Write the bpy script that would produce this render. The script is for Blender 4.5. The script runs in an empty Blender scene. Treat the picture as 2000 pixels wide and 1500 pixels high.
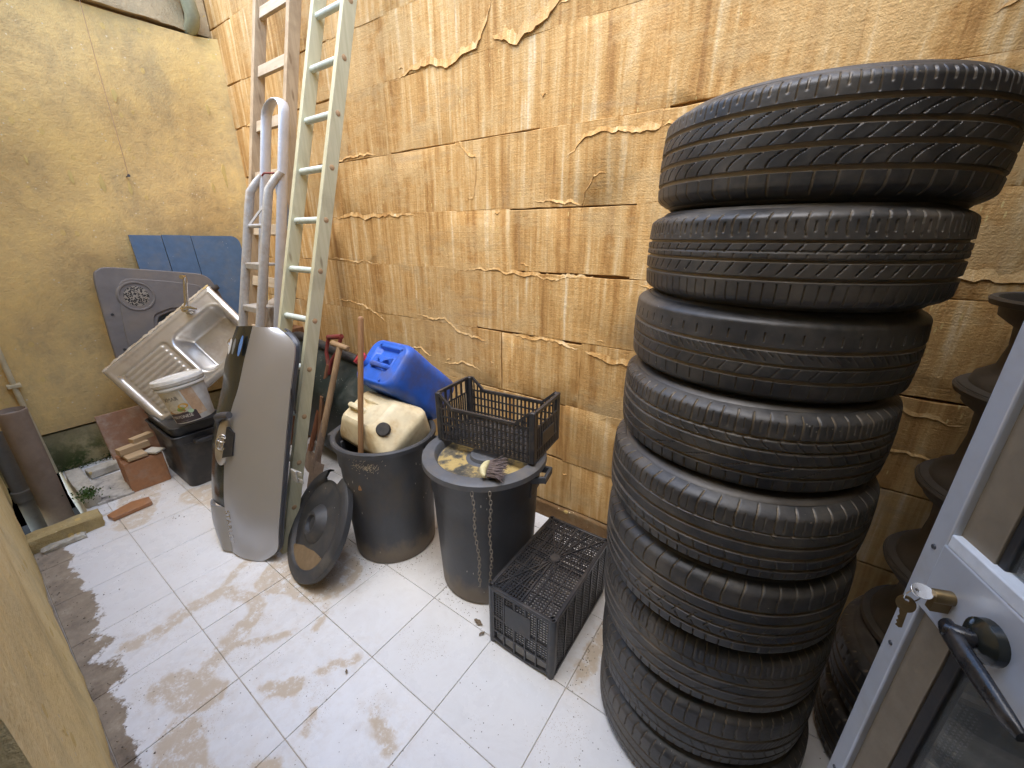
import bpy, bmesh, math, random
import numpy as np
from mathutils import Vector, Matrix, Euler, Quaternion
random.seed(7); RNG = np.random.default_rng(7)
PI = math.pi; R = math.radians
sc = bpy.context.scene
# ------------------------------------------------------------------ camera
cd = bpy.data.cameras.new('camera'); cam = bpy.data.objects.new('camera', cd); sc.collection.objects.link(cam)
pitch, yaw = R(20.2), R(54.7)
fw = Vector((-math.cos(yaw)*math.cos(pitch), math.sin(yaw)*math.cos(pitch), -math.sin(pitch)))
rt = Vector((math.sin(yaw), math.cos(yaw), 0)); up = rt.cross(fw)
m = Matrix((rt, up, -fw)).transposed().to_4x4(); m.translation = (0, 0, 1.55)
cam.matrix_world = m
cd.sensor_width = 36; cd.lens = 36*788/2000; cd.clip_start = 0.02; cd.clip_end = 200
sc.camera = cam
# ------------------------------------------------------------------ world, sun, exposure
SUN_EL, SUN_AZ = R(66), R(170)          # azimuth measured from +Y towards +X
w = bpy.data.worlds.new('World'); sc.world = w; w.use_nodes = True
nt = w.node_tree; bg = nt.nodes['Background']
sky = nt.nodes.new('ShaderNodeTexSky'); sky.sky_type = 'NISHITA'; sky.sun_disc = False
sky.sun_elevation = SUN_EL; sky.sun_rotation = SUN_AZ; sky.air_density = 1.0; sky.dust_density = .6; sky.ozone_density = 1.6
nt.links.new(sky.outputs[0], bg.inputs[0]); bg.inputs[1].default_value = 0.15
sd = bpy.data.lights.new('sun', 'SUN'); sd.energy = 1.0; sd.angle = R(60); sd.color = (1, .92, .80)
sun = bpy.data.objects.new('sun', sd); sc.collection.objects.link(sun)
dv = Vector((math.sin(SUN_AZ)*math.cos(SUN_EL), math.cos(SUN_AZ)*math.cos(SUN_EL), math.sin(SUN_EL)))
sun.rotation_euler = dv.to_track_quat('Z', 'Y').to_euler(); sun.location = (0, 0, 8)
sc.view_settings.view_transform = 'Standard'; sc.view_settings.look = 'None'
sc.view_settings.exposure = 2.56; sc.view_settings.gamma = 1.0; sc.view_settings.use_curve_mapping = False
sc.cycles.max_bounces = 7; sc.cycles.diffuse_bounces = 4; sc.cycles.use_denoising = True
sc.cycles.sample_clamp_indirect = 6

# ------------------------------------------------------------------ helpers
col = sc.collection
class MB:
    """collects geometry for one mesh"""
    def __init__(s): s.v = []; s.f = []
    def add(s, vs, fs):
        o = len(s.v); s.v += [tuple(p) for p in vs]; s.f += [tuple(i+o for i in f) for f in fs]; return s
    def box(s, c, d, M=None):
        x, y, z = d[0]/2, d[1]/2, d[2]/2
        vs = [Vector((i*x, j*y, k*z)) for i in (-1, 1) for j in (-1, 1) for k in (-1, 1)]
        if M is not None: vs = [M @ p for p in vs]
        vs = [p+Vector(c) for p in vs]
        return s.add(vs, [(0,1,3,2),(4,6,7,5),(0,4,5,1),(2,3,7,6),(0,2,6,4),(1,5,7,3)])
    def bar(s, a, b, wd, hd, side=(0,0,1)):
        """rectangular bar from a to b; wd across 'side x axis', hd along side"""
        a, b = Vector(a), Vector(b); d = (b-a).normalized(); sd_ = Vector(side); u = d.cross(sd_).normalized(); n = u.cross(d).normalized()
        vs = []
        for p in (a, b):
            for i, j in ((-1,-1),(1,-1),(1,1),(-1,1)): vs.append(p+u*(i*wd/2)+n*(j*hd/2))
        return s.add(vs, [(0,3,2,1),(4,5,6,7),(0,1,5,4),(1,2,6,5),(2,3,7,6),(3,0,4,7)])
    def tube(s, path, r, n=10, cap=True, closed=False):
        P = [Vector(p) for p in path]; k = len(P); rs = r if isinstance(r, (list, tuple)) else [r]*k
        t0 = (P[1]-P[0]).normalized(); ref = Vector((0,0,1)) if abs(t0.z) < .9 else Vector((1,0,0))
        u = t0.cross(ref).normalized(); vs = []
        for i in range(k):
            if closed: t = (P[(i+1) % k]-P[i-1]).normalized()
            else: t = (P[min(i+1, k-1)]-P[max(i-1, 0)]).normalized()
            u = (u-t*u.dot(t)).normalized(); q = t.cross(u)
            for j in range(n):
                a = 2*PI*j/n; vs.append(P[i]+(u*math.cos(a)+q*math.sin(a))*rs[i])
        fs = []
        for i in range(k if closed else k-1):
            i2 = (i+1) % k
            for j in range(n): fs.append((i*n+j, i*n+(j+1) % n, i2*n+(j+1) % n, i2*n+j))
        if cap and not closed: fs += [tuple(range(n-1, -1, -1)), tuple((k-1)*n+j for j in range(n))]
        return s.add(vs, fs)
    def lathe(s, prof, n=48, M=None, closed=False, a0=0, a1=2*PI):
        """prof: list of (r, z)"""
        full = abs(a1-a0-2*PI) < 1e-6; k = len(prof); vs = []; na = n if full else n+1
        for i in range(na):
            a = a0+(a1-a0)*i/n; c, sn = math.cos(a), math.sin(a)
            for r, z in prof:
                p = Vector((r*c, r*sn, z)); vs.append(M @ p if M is not None else p)
        fs = []
        for i in range(n):
            i2 = (i+1) % na
            for j in range(k if closed else k-1):
                j2 = (j+1) % k; fs.append((i*k+j, i2*k+j, i2*k+j2, i*k+j2))
        return s.add(vs, fs)
    def loft(s, rows, close_u=False, close_v=False, cap=False):
        nu, nv = len(rows), len(rows[0]); vs = [p for r_ in rows for p in r_]; fs = []
        for i in range(nu if close_u else nu-1):
            for j in range(nv if close_v else nv-1):
                fs.append((i*nv+j, i*nv+(j+1) % nv, ((i+1) % nu)*nv+(j+1) % nv, ((i+1) % nu)*nv+j))
        if cap: fs += [tuple(range(nv-1, -1, -1)), tuple((nu-1)*nv+j for j in range(nv))]
        return s.add(vs, fs)
    def prism(s, poly, z0, z1, M=None):
        k = len(poly); vs = [Vector((x, y, z0)) for x, y in poly]+[Vector((x, y, z1)) for x, y in poly]
        if M is not None: vs = [M @ p for p in vs]
        return s.add(vs, [tuple(range(k-1, -1, -1)), tuple(range(k, 2*k))]+[(i, (i+1) % k, k+(i+1) % k, k+i) for i in range(k)])
    def mesh(s, name, mat, ang=35):
        me = bpy.data.meshes.new(name); me.from_pydata([tuple(p) for p in s.v], [], s.f); me.validate()
        bm = bmesh.new(); bm.from_mesh(me); bmesh.ops.recalc_face_normals(bm, faces=bm.faces); bm.to_mesh(me); bm.free()
        me.shade_smooth(); me.set_sharp_from_angle(angle=R(ang)); me.materials.append(mat); return me
def wm(o):
    M = Matrix.LocRotScale(o.location, o.rotation_euler.to_quaternion() if o.rotation_mode != 'QUATERNION' else o.rotation_quaternion, o.scale)
    return wm(o.parent) @ M if o.parent else M
def link(name, me, parent=None, bevel=0, seg=2):
    o = bpy.data.objects.new(name, me); col.objects.link(o)
    if parent is not None: o.parent = parent
    if bevel:
        b = o.modifiers.new('bevel', 'BEVEL'); b.width = bevel; b.segments = seg; b.limit_method = 'ANGLE'; b.angle_limit = R(40)
    return o
def part(mb, name, mat, parent=None, world=False, bevel=0, ang=35, seg=2):
    if world and parent is not None:
        I = wm(parent).inverted(); mb.v = [tuple(I @ Vector(p)) for p in mb.v]
    return link(name, mb.mesh(name, mat, ang), parent, bevel, seg)
def tag(o, label, cat, group=None, kind=None):
    if label: o['label'] = label
    if cat: o['category'] = cat
    if group: o['group'] = group
    if kind: o['kind'] = kind
    return o
def thing(name, label, cat, loc=(0,0,0), rot=(0,0,0), group=None):
    o = bpy.data.objects.new(name, None); col.objects.link(o); o.location = loc; o.rotation_euler = rot; o.empty_display_size = .05
    return tag(o, label, cat, group)
def struct(o): o['kind'] = 'structure'; return o
def frame(o, X, Y, Z, t):
    """orthonormal axes (columns) and origin -> euler on object"""
    M = Matrix((Vector(X).normalized(), Vector(Y).normalized(), Vector(Z).normalized())).transposed()
    o.location = t; o.rotation_euler = M.to_euler(); return o
def text_mesh(s, size, align='CENTER', ext=0.0, space=1.0):
    c = bpy.data.curves.new('t', 'FONT'); c.body = s; c.size = size; c.align_x = align; c.extrude = ext; c.space_character = space; c.resolution_u = 3
    o = bpy.data.objects.new('t', c); col.objects.link(o)
    dg = bpy.context.evaluated_depsgraph_get(); me = bpy.data.meshes.new_from_object(o.evaluated_get(dg))
    bpy.data.objects.remove(o); bpy.data.curves.remove(c); return me
def shape_mesh(loops, ext, bev, name, mat, res=2):
    """2D filled outline with holes -> solid plate in XY with thickness along Z"""
    c = bpy.data.curves.new('s', 'CURVE'); c.dimensions = '2D'; c.fill_mode = 'BOTH'; c.extrude = ext; c.bevel_depth = bev; c.bevel_resolution = res
    for lp in loops:
        sp = c.splines.new('POLY'); sp.points.add(len(lp)-1); sp.use_cyclic_u = True
        for i, p in enumerate(lp): sp.points[i].co = (p[0], p[1], 0, 1)
    o = bpy.data.objects.new('s', c); col.objects.link(o)
    dg = bpy.context.evaluated_depsgraph_get(); me = bpy.data.meshes.new_from_object(o.evaluated_get(dg)); me.name = name
    bpy.data.objects.remove(o); bpy.data.curves.remove(c)
    me.materials.clear(); me.materials.append(mat); me.shade_smooth(); me.set_sharp_from_angle(angle=R(40)); return me
def rrect(w_, h_, r, n=5, cx=0, cy=0):
    pts = []
    for sx, sy, a in ((1,1,0),(-1,1,90),(-1,-1,180),(1,-1,270)):
        for i in range(n+1):
            t = R(a+90*i/n); pts.append((cx+sx*(w_/2-r)+r*math.cos(t), cy+sy*(h_/2-r)+r*math.sin(t)))
    return pts
def ell(rx, ry, n=32, cx=0, cy=0): return [(cx+rx*math.cos(2*PI*i/n), cy+ry*math.sin(2*PI*i/n)) for i in range(n)]
def jit(a): return random.uniform(-a, a)

# ------------------------------------------------------------------ materials
class NB:
    """tiny node-building helper"""
    def __init__(s, name):
        s.m = bpy.data.materials.new(name); s.m.use_nodes = True; s.t = s.m.node_tree; s.b = s.t.nodes['Principled BSDF']
        s.geo = None; s.tc = None
    def n(s, ty, **kw):
        nd = s.t.nodes.new(ty)
        for k, v in kw.items(): setattr(nd, k, v)
        return nd
    def lk(s, a, b): s.t.links.new(a, b)
    def put(s, sock, v):
        if isinstance(v, (int, float)): sock.default_value = v
        elif isinstance(v, (tuple, list)): sock.default_value = (*v, 1) if len(v) == 3 and sock.type == 'RGBA' else v
        else: s.lk(v, sock)
    def pos(s):
        if s.geo is None: s.geo = s.n('ShaderNodeNewGeometry')
        return s.geo.outputs['Position']
    def obj(s):
        if s.tc is None: s.tc = s.n('ShaderNodeTexCoord')
        return s.tc.outputs['Object']
    def rnd(s): return s.n('ShaderNodeObjectInfo').outputs['Random']
    def math(s, op, a, b=0.0, c=0.0, clamp=False):
        nd = s.n('ShaderNodeMath', operation=op, use_clamp=clamp); s.put(nd.inputs[0], a); s.put(nd.inputs[1], b); s.put(nd.inputs[2], c); return nd.outputs[0]
    def vm(s, op, a, b=(0,0,0)):
        nd = s.n('ShaderNodeVectorMath', operation=op); s.put(nd.inputs[0], a)
        if op == 'SCALE': s.put(nd.inputs['Scale'], b)
        else: s.put(nd.inputs[1], b)
        return nd.outputs['Value'] if op in ('LENGTH', 'DOT_PRODUCT', 'DISTANCE') else nd.outputs[0]
    def noise(s, v, scale, detail=3, rough=.55, dist=0.0, out='Fac'):
        nd = s.n('ShaderNodeTexNoise'); s.lk(v, nd.inputs['Vector']); nd.inputs['Scale'].default_value = scale; nd.inputs['Detail'].default_value = detail
        nd.inputs['Roughness'].default_value = rough; nd.inputs['Distortion'].default_value = dist; return nd.outputs[out]
    def voro(s, v, scale, feature='F1', out='Distance'):
        nd = s.n('ShaderNodeTexVoronoi', feature=feature); s.lk(v, nd.inputs['Vector']); nd.inputs['Scale'].default_value = scale; return nd.outputs[out]
    def ramp(s, f, stops, interp='LINEAR'):
        nd = s.n('ShaderNodeValToRGB'); s.put(nd.inputs[0], f); nd.color_ramp.interpolation = interp; e = nd.color_ramp.elements
        while len(e) < len(stops): e.new(.5)
        for i, (p, c) in enumerate(stops):
            e[i].position = p; e[i].color = (*c, 1) if isinstance(c, (tuple, list)) else (c, c, c, 1)
        return nd.outputs[0]
    def step(s, f, lo, hi): 
        nd = s.n('ShaderNodeMapRange'); nd.interpolation_type = 'SMOOTHSTEP'; s.put(nd.inputs[0], f); nd.inputs[1].default_value = lo; nd.inputs[2].default_value = hi; return nd.outputs[0]
    def mix(s, f, a, b, mode='MIX'):
        nd = s.n('ShaderNodeMix', data_type='RGBA', blend_type=mode); s.put(nd.inputs[0], f); s.put(nd.inputs[6], a); s.put(nd.inputs[7], b); return nd.outputs[2]
    def scalev(s, v, xyz):
        return s.vm('MULTIPLY', v, xyz)
    def bump(s, h, strength=.5, dist=.01, prev=None):
        nd = s.n('ShaderNodeBump'); nd.inputs['Strength'].default_value = strength; nd.inputs['Distance'].default_value = dist; s.lk(h, nd.inputs['Height'])
        if prev is not None: s.lk(prev, nd.inputs['Normal'])
        return nd.outputs[0]
    def out(s, color=None, rough=None, metal=None, normal=None, spec=None, **kw):
        if color is not None: s.put(s.b.inputs['Base Color'], color)
        if rough is not None: s.put(s.b.inputs['Roughness'], rough)
        if metal is not None: s.put(s.b.inputs['Metallic'], metal)
        if spec is not None: s.put(s.b.inputs['Specular IOR Level'], spec)
        if normal is not None: s.lk(normal, s.b.inputs['Normal'])
        for k, v in kw.items(): s.put(s.b.inputs[k], v)
        return s.m
def worn(name, c, rough=.5, metal=0.0, dirt=(.22,.17,.11), amt=.35, dscale=9, var=.25, bump=.15, bscale=60, speck=0.0, speckc=(.6,.57,.5), stretch=(1,1,1), foot=0.0, rvar=.3):
    """general painted / plastic / metal surface with patchy dirt, tone drift, specks and fine relief"""
    b = NB(name); v = b.scalev(b.obj(), stretch)
    v = b.vm('ADD', v, b.n('ShaderNodeCombineXYZ').outputs[0]) if False else v
    off = b.vm('SCALE', (3.1, 5.7, 7.3), b.rnd()); v = b.vm('ADD', v, off)
    n1 = b.noise(v, dscale, 4, .65); n2 = b.noise(v, dscale*3.3, 3, .6); n3 = b.noise(v, bscale, 2)
    lo = tuple(x*(1-var) for x in c); hi = tuple(min(1, x*(1+var)) for x in c)
    cc = b.mix(n2, lo, hi)
    mask = b.math('MULTIPLY', b.step(n1, .45, .75), amt)
    cc = b.mix(mask, cc, dirt)
    if speck:
        vo = b.voro(b.scalev(v, (1, 1, .55)), 64); sp = b.math('MULTIPLY', b.math('LESS_THAN', vo, .15), b.math('GREATER_THAN', b.noise(v, 11, 3), .68-speck*.12)); sp = b.math('MULTIPLY', sp, .65)
        cc = b.mix(sp, cc, speckc)
    if foot:
        sz = b.n('ShaderNodeSeparateXYZ'); b.lk(b.obj(), sz.inputs[0]); ft = b.math('SUBTRACT', 1.0, b.step(b.math('SUBTRACT', sz.outputs[2], b.math('MULTIPLY', n2, foot)), -.02, foot*.5)); cc = b.mix(b.math('MULTIPLY', ft, .7), cc, (.20,.15,.095))
    rr = b.math('ADD', b.math('MULTIPLY', n1, rvar), rough-.4*rvar)
    rr = b.math('ADD', rr, b.math('MULTIPLY', mask, .3), clamp=True)
    return b.out(cc, rr, metal, b.bump(b.math('ADD', n3, b.math('MULTIPLY', n2, .6)), bump, .004))
def mat_stone():
    b = NB('ochre_stone'); at = b.n('ShaderNodeAttribute', attribute_type='OBJECT', attribute_name='course'); v = b.vm('ADD', b.pos(), b.vm('SCALE', (3.7, 0.0, 1.3), at.outputs['Fac']))
    wob = b.vm('ADD', v, b.vm('SCALE', b.noise(v, 6, 2, out='Color'), .014))
    st = b.noise(b.scalev(wob, (34, 0.2, 1.5)), 1.0, 3, .6); broad = b.noise(b.scalev(wob, (9, .2, 1.0)), 1.0, 3, .6); fine = b.noise(b.scalev(wob, (110, 1, 3)), 1.0, 2, .6)
    f = b.math('ADD', b.math('MULTIPLY', st, .50), b.math('MULTIPLY', broad, .34)); f = b.math('ADD', f, b.math('MULTIPLY', fine, .12)); iso = b.noise(b.scalev(v, (1.4, 1, .8)), 24, 5, .7); f = b.math('ADD', b.math('MULTIPLY', f, .88), b.math('MULTIPLY', iso, .13))
    c = b.ramp(f, [(.37, (.38,.20,.068)), (.43, (.51,.29,.105)), (.485, (.60,.365,.145)), (.53, (.66,.43,.19)), (.58, (.75,.55,.30)), (.64, (.81,.68,.46))])
    smear = b.step(b.noise(b.scalev(b.pos(), (1.0, 1, 1.5)), 2.0, 5, .7), .50, .60); sm2 = b.mix(iso, (.54,.345,.145), (.70,.51,.265)); c = b.mix(b.math('MULTIPLY', smear, .62), c, sm2)
    mould = b.step(b.noise(b.scalev(v, (1, 1, 1.6)), 2.3, 5, .72), .52, .72); c = b.mix(b.math('MULTIPLY', mould, .5), c, (.37,.285,.165))
    smud = b.step(b.noise(b.scalev(wob, (1.4, 1, 9)), 1.0, 4, .65), .60, .74); c = b.mix(b.math('MULTIPLY', smud, .4), c, (.34,.255,.15))
    drip = b.noise(b.scalev(v, (26, 1, 1.1)), 1.0, 3, .5); c = b.mix(b.math('MULTIPLY', b.step(drip, .62, .74), .45), c, (.33,.20,.095))
    rot = b.n('ShaderNodeMapping'); b.lk(v, rot.inputs[0]); rot.inputs['Rotation'].default_value = (0, .35, 0); rot.inputs['Scale'].default_value = (60, 1, 14)
    fl = b.math('LESS_THAN', b.voro(rot.outputs[0], 1.0), .15); fl = b.math('MULTIPLY', fl, b.math('GREATER_THAN', b.noise(v, 6, 2), .60)); c = b.mix(b.math('MULTIPLY', fl, .8), c, (.76,.58,.25))
    hs = b.n('ShaderNodeHueSaturation'); b.lk(c, hs.inputs['Color']); b.lk(b.math('ADD', b.math('MULTIPLY', b.rnd(), .12), .88), hs.inputs['Value']); hs.inputs['Saturation'].default_value = 1.03; c = hs.outputs[0]
    comb = b.noise(b.scalev(wob, (6, 1, 170)), 1.0, 2, .5); lump = b.noise(b.scalev(v, (26, 4, 17)), 1.0, 5, .75)
    h = b.math('ADD', b.math('MULTIPLY', comb, .12), b.math('MULTIPLY', lump, .55)); h = b.math('ADD', h, b.math('MULTIPLY', st, .2))
    return b.out(c, .80, 0, b.bump(b.math('ADD', h, b.math('ADD', b.math('MULTIPLY', iso, .4), b.math('MULTIPLY', b.noise(v, 170, 2, .6), .22))), .7, .012), spec=.3)
def mat_plaster(name, c0, c1, c2, mould=.5, sc_=1.0, moss=False):
    b = NB(name); v = b.pos(); n1 = b.noise(b.scalev(v, (1, 1, .8)), 2.0*sc_, 7, .68); n2 = b.noise(v, 14*sc_, 5, .7); n3 = b.noise(v, 90, 3)
    c = b.ramp(b.math('ADD', b.math('MULTIPLY', n1, .7), b.math('MULTIPLY', n2, .3)), [(.34, c0), (.48, c1), (.62, c2)])
    g = b.step(b.noise(b.scalev(v, (1, 1.4, .6)), 1.3*sc_, 6, .72), .48, .66); c = b.mix(b.math('MULTIPLY', g, mould), c, (.30,.245,.15))
    fl = b.math('MULTIPLY', b.math('LESS_THAN', b.voro(b.scalev(v, (10, 14, 9)), 1.0), .17), b.math('GREATER_THAN', b.noise(v, 3, 2), .53)); c = b.mix(b.math('MULTIPLY', fl, .75), c, (.66,.47,.16))
    sp = b.math('MULTIPLY', b.math('LESS_THAN', b.voro(v, 26), .12), b.math('GREATER_THAN', b.noise(v, 5, 2), .52)); c = b.mix(sp, c, (.70,.58,.36))
    if moss:
        sx = b.n('ShaderNodeSeparateXYZ'); b.lk(v, sx.inputs[0]); low = b.math('SUBTRACT', 1.0, b.step(sx.outputs[2], .02, .34))
        mm = b.math('MULTIPLY', low, b.step(b.noise(v, 7, 6, .7), .42, .6)); c = b.mix(mm, c, (.045,.075,.012))
        dk = b.math('MULTIPLY', low, b.step(b.noise(v, 4, 5, .7), .38, .62)); c = b.mix(b.math('MULTIPLY', dk, .6), c, (.10,.085,.04))
    h = b.math('ADD', b.math('MULTIPLY', n2, 1.0), b.math('MULTIPLY', n3, .35)); h = b.math('ADD', h, b.math('MULTIPLY', fl, .3))
    return b.out(c, .88, 0, b.bump(h, .6, .012), spec=.25)
def mat_floor():
    b = NB('floor_tile'); p = b.pos(); s = b.n('ShaderNodeSeparateXYZ'); b.lk(p, s.inputs[0])
    flat = b.scalev(p, (1, 1, 0)); wob = b.vm('ADD', flat, b.vm('SCALE', b.vm('SUBTRACT', b.noise(flat, 9, 5, .65, out='Color'), (.5,.5,.5)), .11))
    wob = b.scalev(wob, (1, 1, 0))
    marb = b.noise(b.vm('ADD', flat, b.vm('SCALE', (4.0, 2.0, 0), b.rnd())), 6, 7, .68, .6)
    c = b.ramp(marb, [(.32, (.79,.785,.775)), (.5, (.85,.85,.845)), (.68, (.79,.78,.77))])
    hs = b.n('ShaderNodeHueSaturation'); b.lk(c, hs.inputs['Color']); b.lk(b.math('ADD', b.math('MULTIPLY', b.rnd(), .07), .96), hs.inputs['Value']); c = hs.outputs[0]
    # dried sand and mud: strokes with shapes of their own
    segs = [((-1.93,.06),(-1.91,.13),.030),((-1.91,.13),(-1.93,.25),.034),((-1.93,.25),(-1.93,.38),.036),((-1.93,.38),(-2.02,.53),.022),
            ((-1.93,.40),(-1.76,.46),.030),((-1.76,.46),(-1.66,.40),.036),((-1.66,.40),(-1.60,.27),.040),((-1.60,.27),(-1.54,.15),.030),((-1.60,.28),(-1.45,.46),.016),
            ((-1.75,.68),(-1.60,.72),.15),((-1.78,.60),(-1.86,.70),.11),((-1.46,.62),(-1.38,.52),.014),((-1.2,.46),(-1.14,.56),.02),((-.90,.47),(-.79,.44),.024),((-1.09,.36),(-1.06,.31),.014),
            ((-1.38,.05),(-1.15,.02),.07),((-1.6,.10),(-1.45,.16),.06),((-1.05,.16),(-.9,.12),.05),((-1.22,.36),(-1.30,.30),.03),((-3.3,.45),(-2.9,.30),.10),((-2.9,.62),(-2.65,.75),.10),((-.40,1.0),(-.38,1.25),.03)]
    d = None
    for a, e, r in segs:
        av = (a[0], a[1], 0); ba = (e[0]-a[0], e[1]-a[1], 0); bb = ba[0]**2+ba[1]**2
        pa = b.vm('SUBTRACT', wob, av); hh = b.math('MULTIPLY', b.vm('DOT_PRODUCT', pa, ba), 1/bb, clamp=True)
        dd = b.math('SUBTRACT', b.vm('LENGTH', b.vm('SUBTRACT', pa, b.vm('SCALE', ba, hh))), r)
        d = dd if d is None else b.math('MINIMUM', d, dd)
    grain = b.noise(flat, 130, 3, .7); patch = b.noise(flat, 22, 5, .7)
    m = b.math('SUBTRACT', 1.0, b.step(d, -.012, .012)); m = b.math('MULTIPLY', m, b.step(b.math('ADD', b.math('MULTIPLY', patch, .7), b.math('MULTIPLY', grain, .3)), .36, .52))
    halo = b.math('MULTIPLY', b.math('SUBTRACT', 1.0, b.step(d, 0, .13)), b.step(patch, .42, .66)); 
    c = b.mix(b.math('MULTIPLY', halo, .22), c, (.56,.43,.28)); c = b.mix(b.math('MULTIPLY', m, .62), c, (.52,.375,.20))
    # cement skin along the house wall, ragged edge
    edge = b.math('ADD', b.math('MULTIPLY', b.math('SUBTRACT', b.noise(flat, 4.0, 6, .68), .5), .34), -.035)
    sx = b.math('MULTIPLY', b.step(s.outputs[0], -1.25, -2.6), .06)
    cm = b.math('SUBTRACT', 1.0, b.step(b.math('SUBTRACT', s.outputs[1], b.math('ADD', edge, sx)), -.006, .012)); cm = b.math('MULTIPLY', cm, b.step(s.outputs[0], -1.0, -1.35))
    cemc = b.ramp(b.noise(flat, 11, 7, .72), [(.3, (.10,.075,.05)), (.46, (.23,.175,.12)), (.58, (.31,.245,.17)), (.72, (.50,.42,.31))])
    c = b.mix(cm, c, cemc)
    # general dust film, a warm cream tint growing towards the end wall, and specks
    film = b.step(b.noise(flat, 2.2, 7, .7), .42, .72); c = b.mix(b.math('MULTIPLY', film, .18), c, (.62,.54,.43))
    west = b.math('MULTIPLY', b.step(s.outputs[0], -.9, -2.6), .18); c = b.mix(west, c, (.66,.56,.42))
    sp = b.math('MULTIPLY', b.math('LESS_THAN', b.voro(flat, 42), .085), b.math('GREATER_THAN', b.noise(flat, 9, 3), .50)); c = b.mix(b.math('MULTIPLY', sp, .8), c, (.13,.10,.07))
    sp2 = b.math('MULTIPLY', b.math('LESS_THAN', b.voro(flat, 150), .2), b.math('GREATER_THAN', b.noise(flat, 4.5, 4, .6), .56)); c = b.mix(b.math('MULTIPLY', sp2, .5), c, (.36,.27,.17))
    cov = b.math('MAXIMUM', m, cm); rr = b.math('ADD', b.math('MULTIPLY', film, .22), .24); rr = b.math('ADD', rr, b.math('MULTIPLY', cov, .5), clamp=True)
    return b.out(c, rr, 0, b.bump(b.math('ADD', grain, b.noise(flat, 16, 4, .7)), .10, .004), spec=.4)
def mat_rubber():
    b = NB('tyre_rubber'); v = b.vm('ADD', b.obj(), b.vm('SCALE', (3.0, 5.0, 2.0), b.rnd()))
    at = b.n('ShaderNodeAttribute', attribute_name='groove'); g = at.outputs['Fac']
    n1 = b.noise(v, 7, 6, .7); n2 = b.noise(v, 60, 4, .6)
    c = b.ramp(n1, [(.32, (.024,.024,.025)), (.48, (.046,.045,.045)), (.60, (.080,.074,.066)), (.74, (.14,.12,.097))])
    c = b.mix(b.math('MULTIPLY', g, b.math('ADD', .38, b.math('MULTIPLY', n1, .75), clamp=True)), c, (.36,.28,.18))
    du = b.step(b.noise(v, 3.2, 5, .7), .48, .68); c = b.mix(b.math('MULTIPLY', du, .45), c, (.145,.125,.10))
    sc1 = b.noise(b.scalev(v, (5, 5, 90)), 1.0, 3, .5); c = b.mix(b.math('MULTIPLY', b.step(sc1, .60, .75), .35), c, (.10,.085,.065))
    sp = b.math('MULTIPLY', b.math('LESS_THAN', b.voro(v, 55), .09), b.math('GREATER_THAN', b.noise(v, 12, 2), .6)); c = b.mix(b.math('MULTIPLY', sp, .7), c, (.30,.26,.20))
    rr = b.math('ADD', b.math('MULTIPLY', n1, .42), .25, clamp=True)
    return b.out(c, rr, 0, b.bump(b.math('ADD', n2, b.math('MULTIPLY', sc1, .5)), .28, .003), spec=.5)
def mat_wood(name, c0, c1, grain_axis='z', rough=.7, dirt=.3, knots=True):
    b = NB(name); v = b.vm('ADD', b.obj(), b.vm('SCALE', (2.0, 3.0, 1.0), b.rnd()))
    st = {'x': (2, 45, 45), 'y': (45, 2, 45), 'z': (45, 45, 2)}[grain_axis]
    g = b.noise(b.scalev(v, st), 1.0, 5, .65, .4); big = b.noise(v, 5, 5, .6)
    c = b.mix(b.step(g, .3, .7), c0, c1); c = b.mix(b.math('MULTIPLY', b.step(big, .5, .72), dirt), c, (.16,.11,.07))
    if knots:
        k = b.math('SUBTRACT', 1.0, b.step(b.voro(b.scalev(v, {'x': (3, 14, 14), 'y': (14, 3, 14), 'z': (14, 14, 3.6)}[grain_axis]), 1.0), .06, .14)); c = b.mix(b.math('MULTIPLY', k, .55), c, (.15,.09,.04))
    return b.out(c, rough, 0, b.bump(b.math('ADD', g, b.math('MULTIPLY', big, .3)), .35, .003), spec=.3)
def mat_simple(name, c, rough=.5, metal=0.0, **kw):
    b = NB(name); n = b.noise(b.obj(), 18, 5, .6); cc = b.mix(n, tuple(x*.78 for x in c), tuple(min(1, x*1.15) for x in c))
    return b.out(cc, b.math('ADD', b.math('MULTIPLY', n, .25), rough-.1, clamp=True), metal, **kw)
M_STONE = mat_stone()
M_BED = mat_simple('dark_joint_mortar', (.30,.175,.075), .9)
M_RIDGE = mat_plaster('flaked_render', (.50,.31,.12), (.60,.40,.17), (.70,.52,.27), .15, 2.0)
M_END = mat_plaster('yellow_plaster', (.40,.28,.13), (.63,.44,.185), (.77,.535,.20), .42, 1.0)
M_ENDLOW = mat_plaster('mossy_stone', (.28,.24,.13), (.40,.33,.17), (.50,.40,.19), .4, 1.6, moss=True)
M_NEAR = mat_plaster('house_plaster', (.62,.47,.21), (.80,.62,.29), (.84,.68,.36), .30, 1.4)
M_TOPSTONE = mat_plaster('rough_grey_stone', (.38,.29,.17), (.48,.37,.22), (.56,.43,.25), .35, 3.0)
M_FLOOR = mat_floor(); M_GROUT = mat_simple('grout', (.60,.52,.42), .9)
M_RUBBER = mat_rubber()
M_BIN = worn('grey_bin_plastic', (.056,.059,.066), .46, dirt=(.13,.105,.075), amt=.6, dscale=5, speck=.4, bump=.2, stretch=(1,1,.6), foot=.14)
M_BINRIM = worn('pale_bin_rim', (.10,.105,.115), .45, dirt=(.20,.16,.11), amt=.4, dscale=9)
M_BLACKP = worn('black_crate_plastic', (.030,.031,.036), .33, dirt=(.16,.13,.10), amt=.35, dscale=14, bump=.1)
M_BLUEP = worn('blue_can_plastic', (.026,.12,.56), .38, dirt=(.10,.085,.085), amt=.65, dscale=5, bump=.12)
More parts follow.
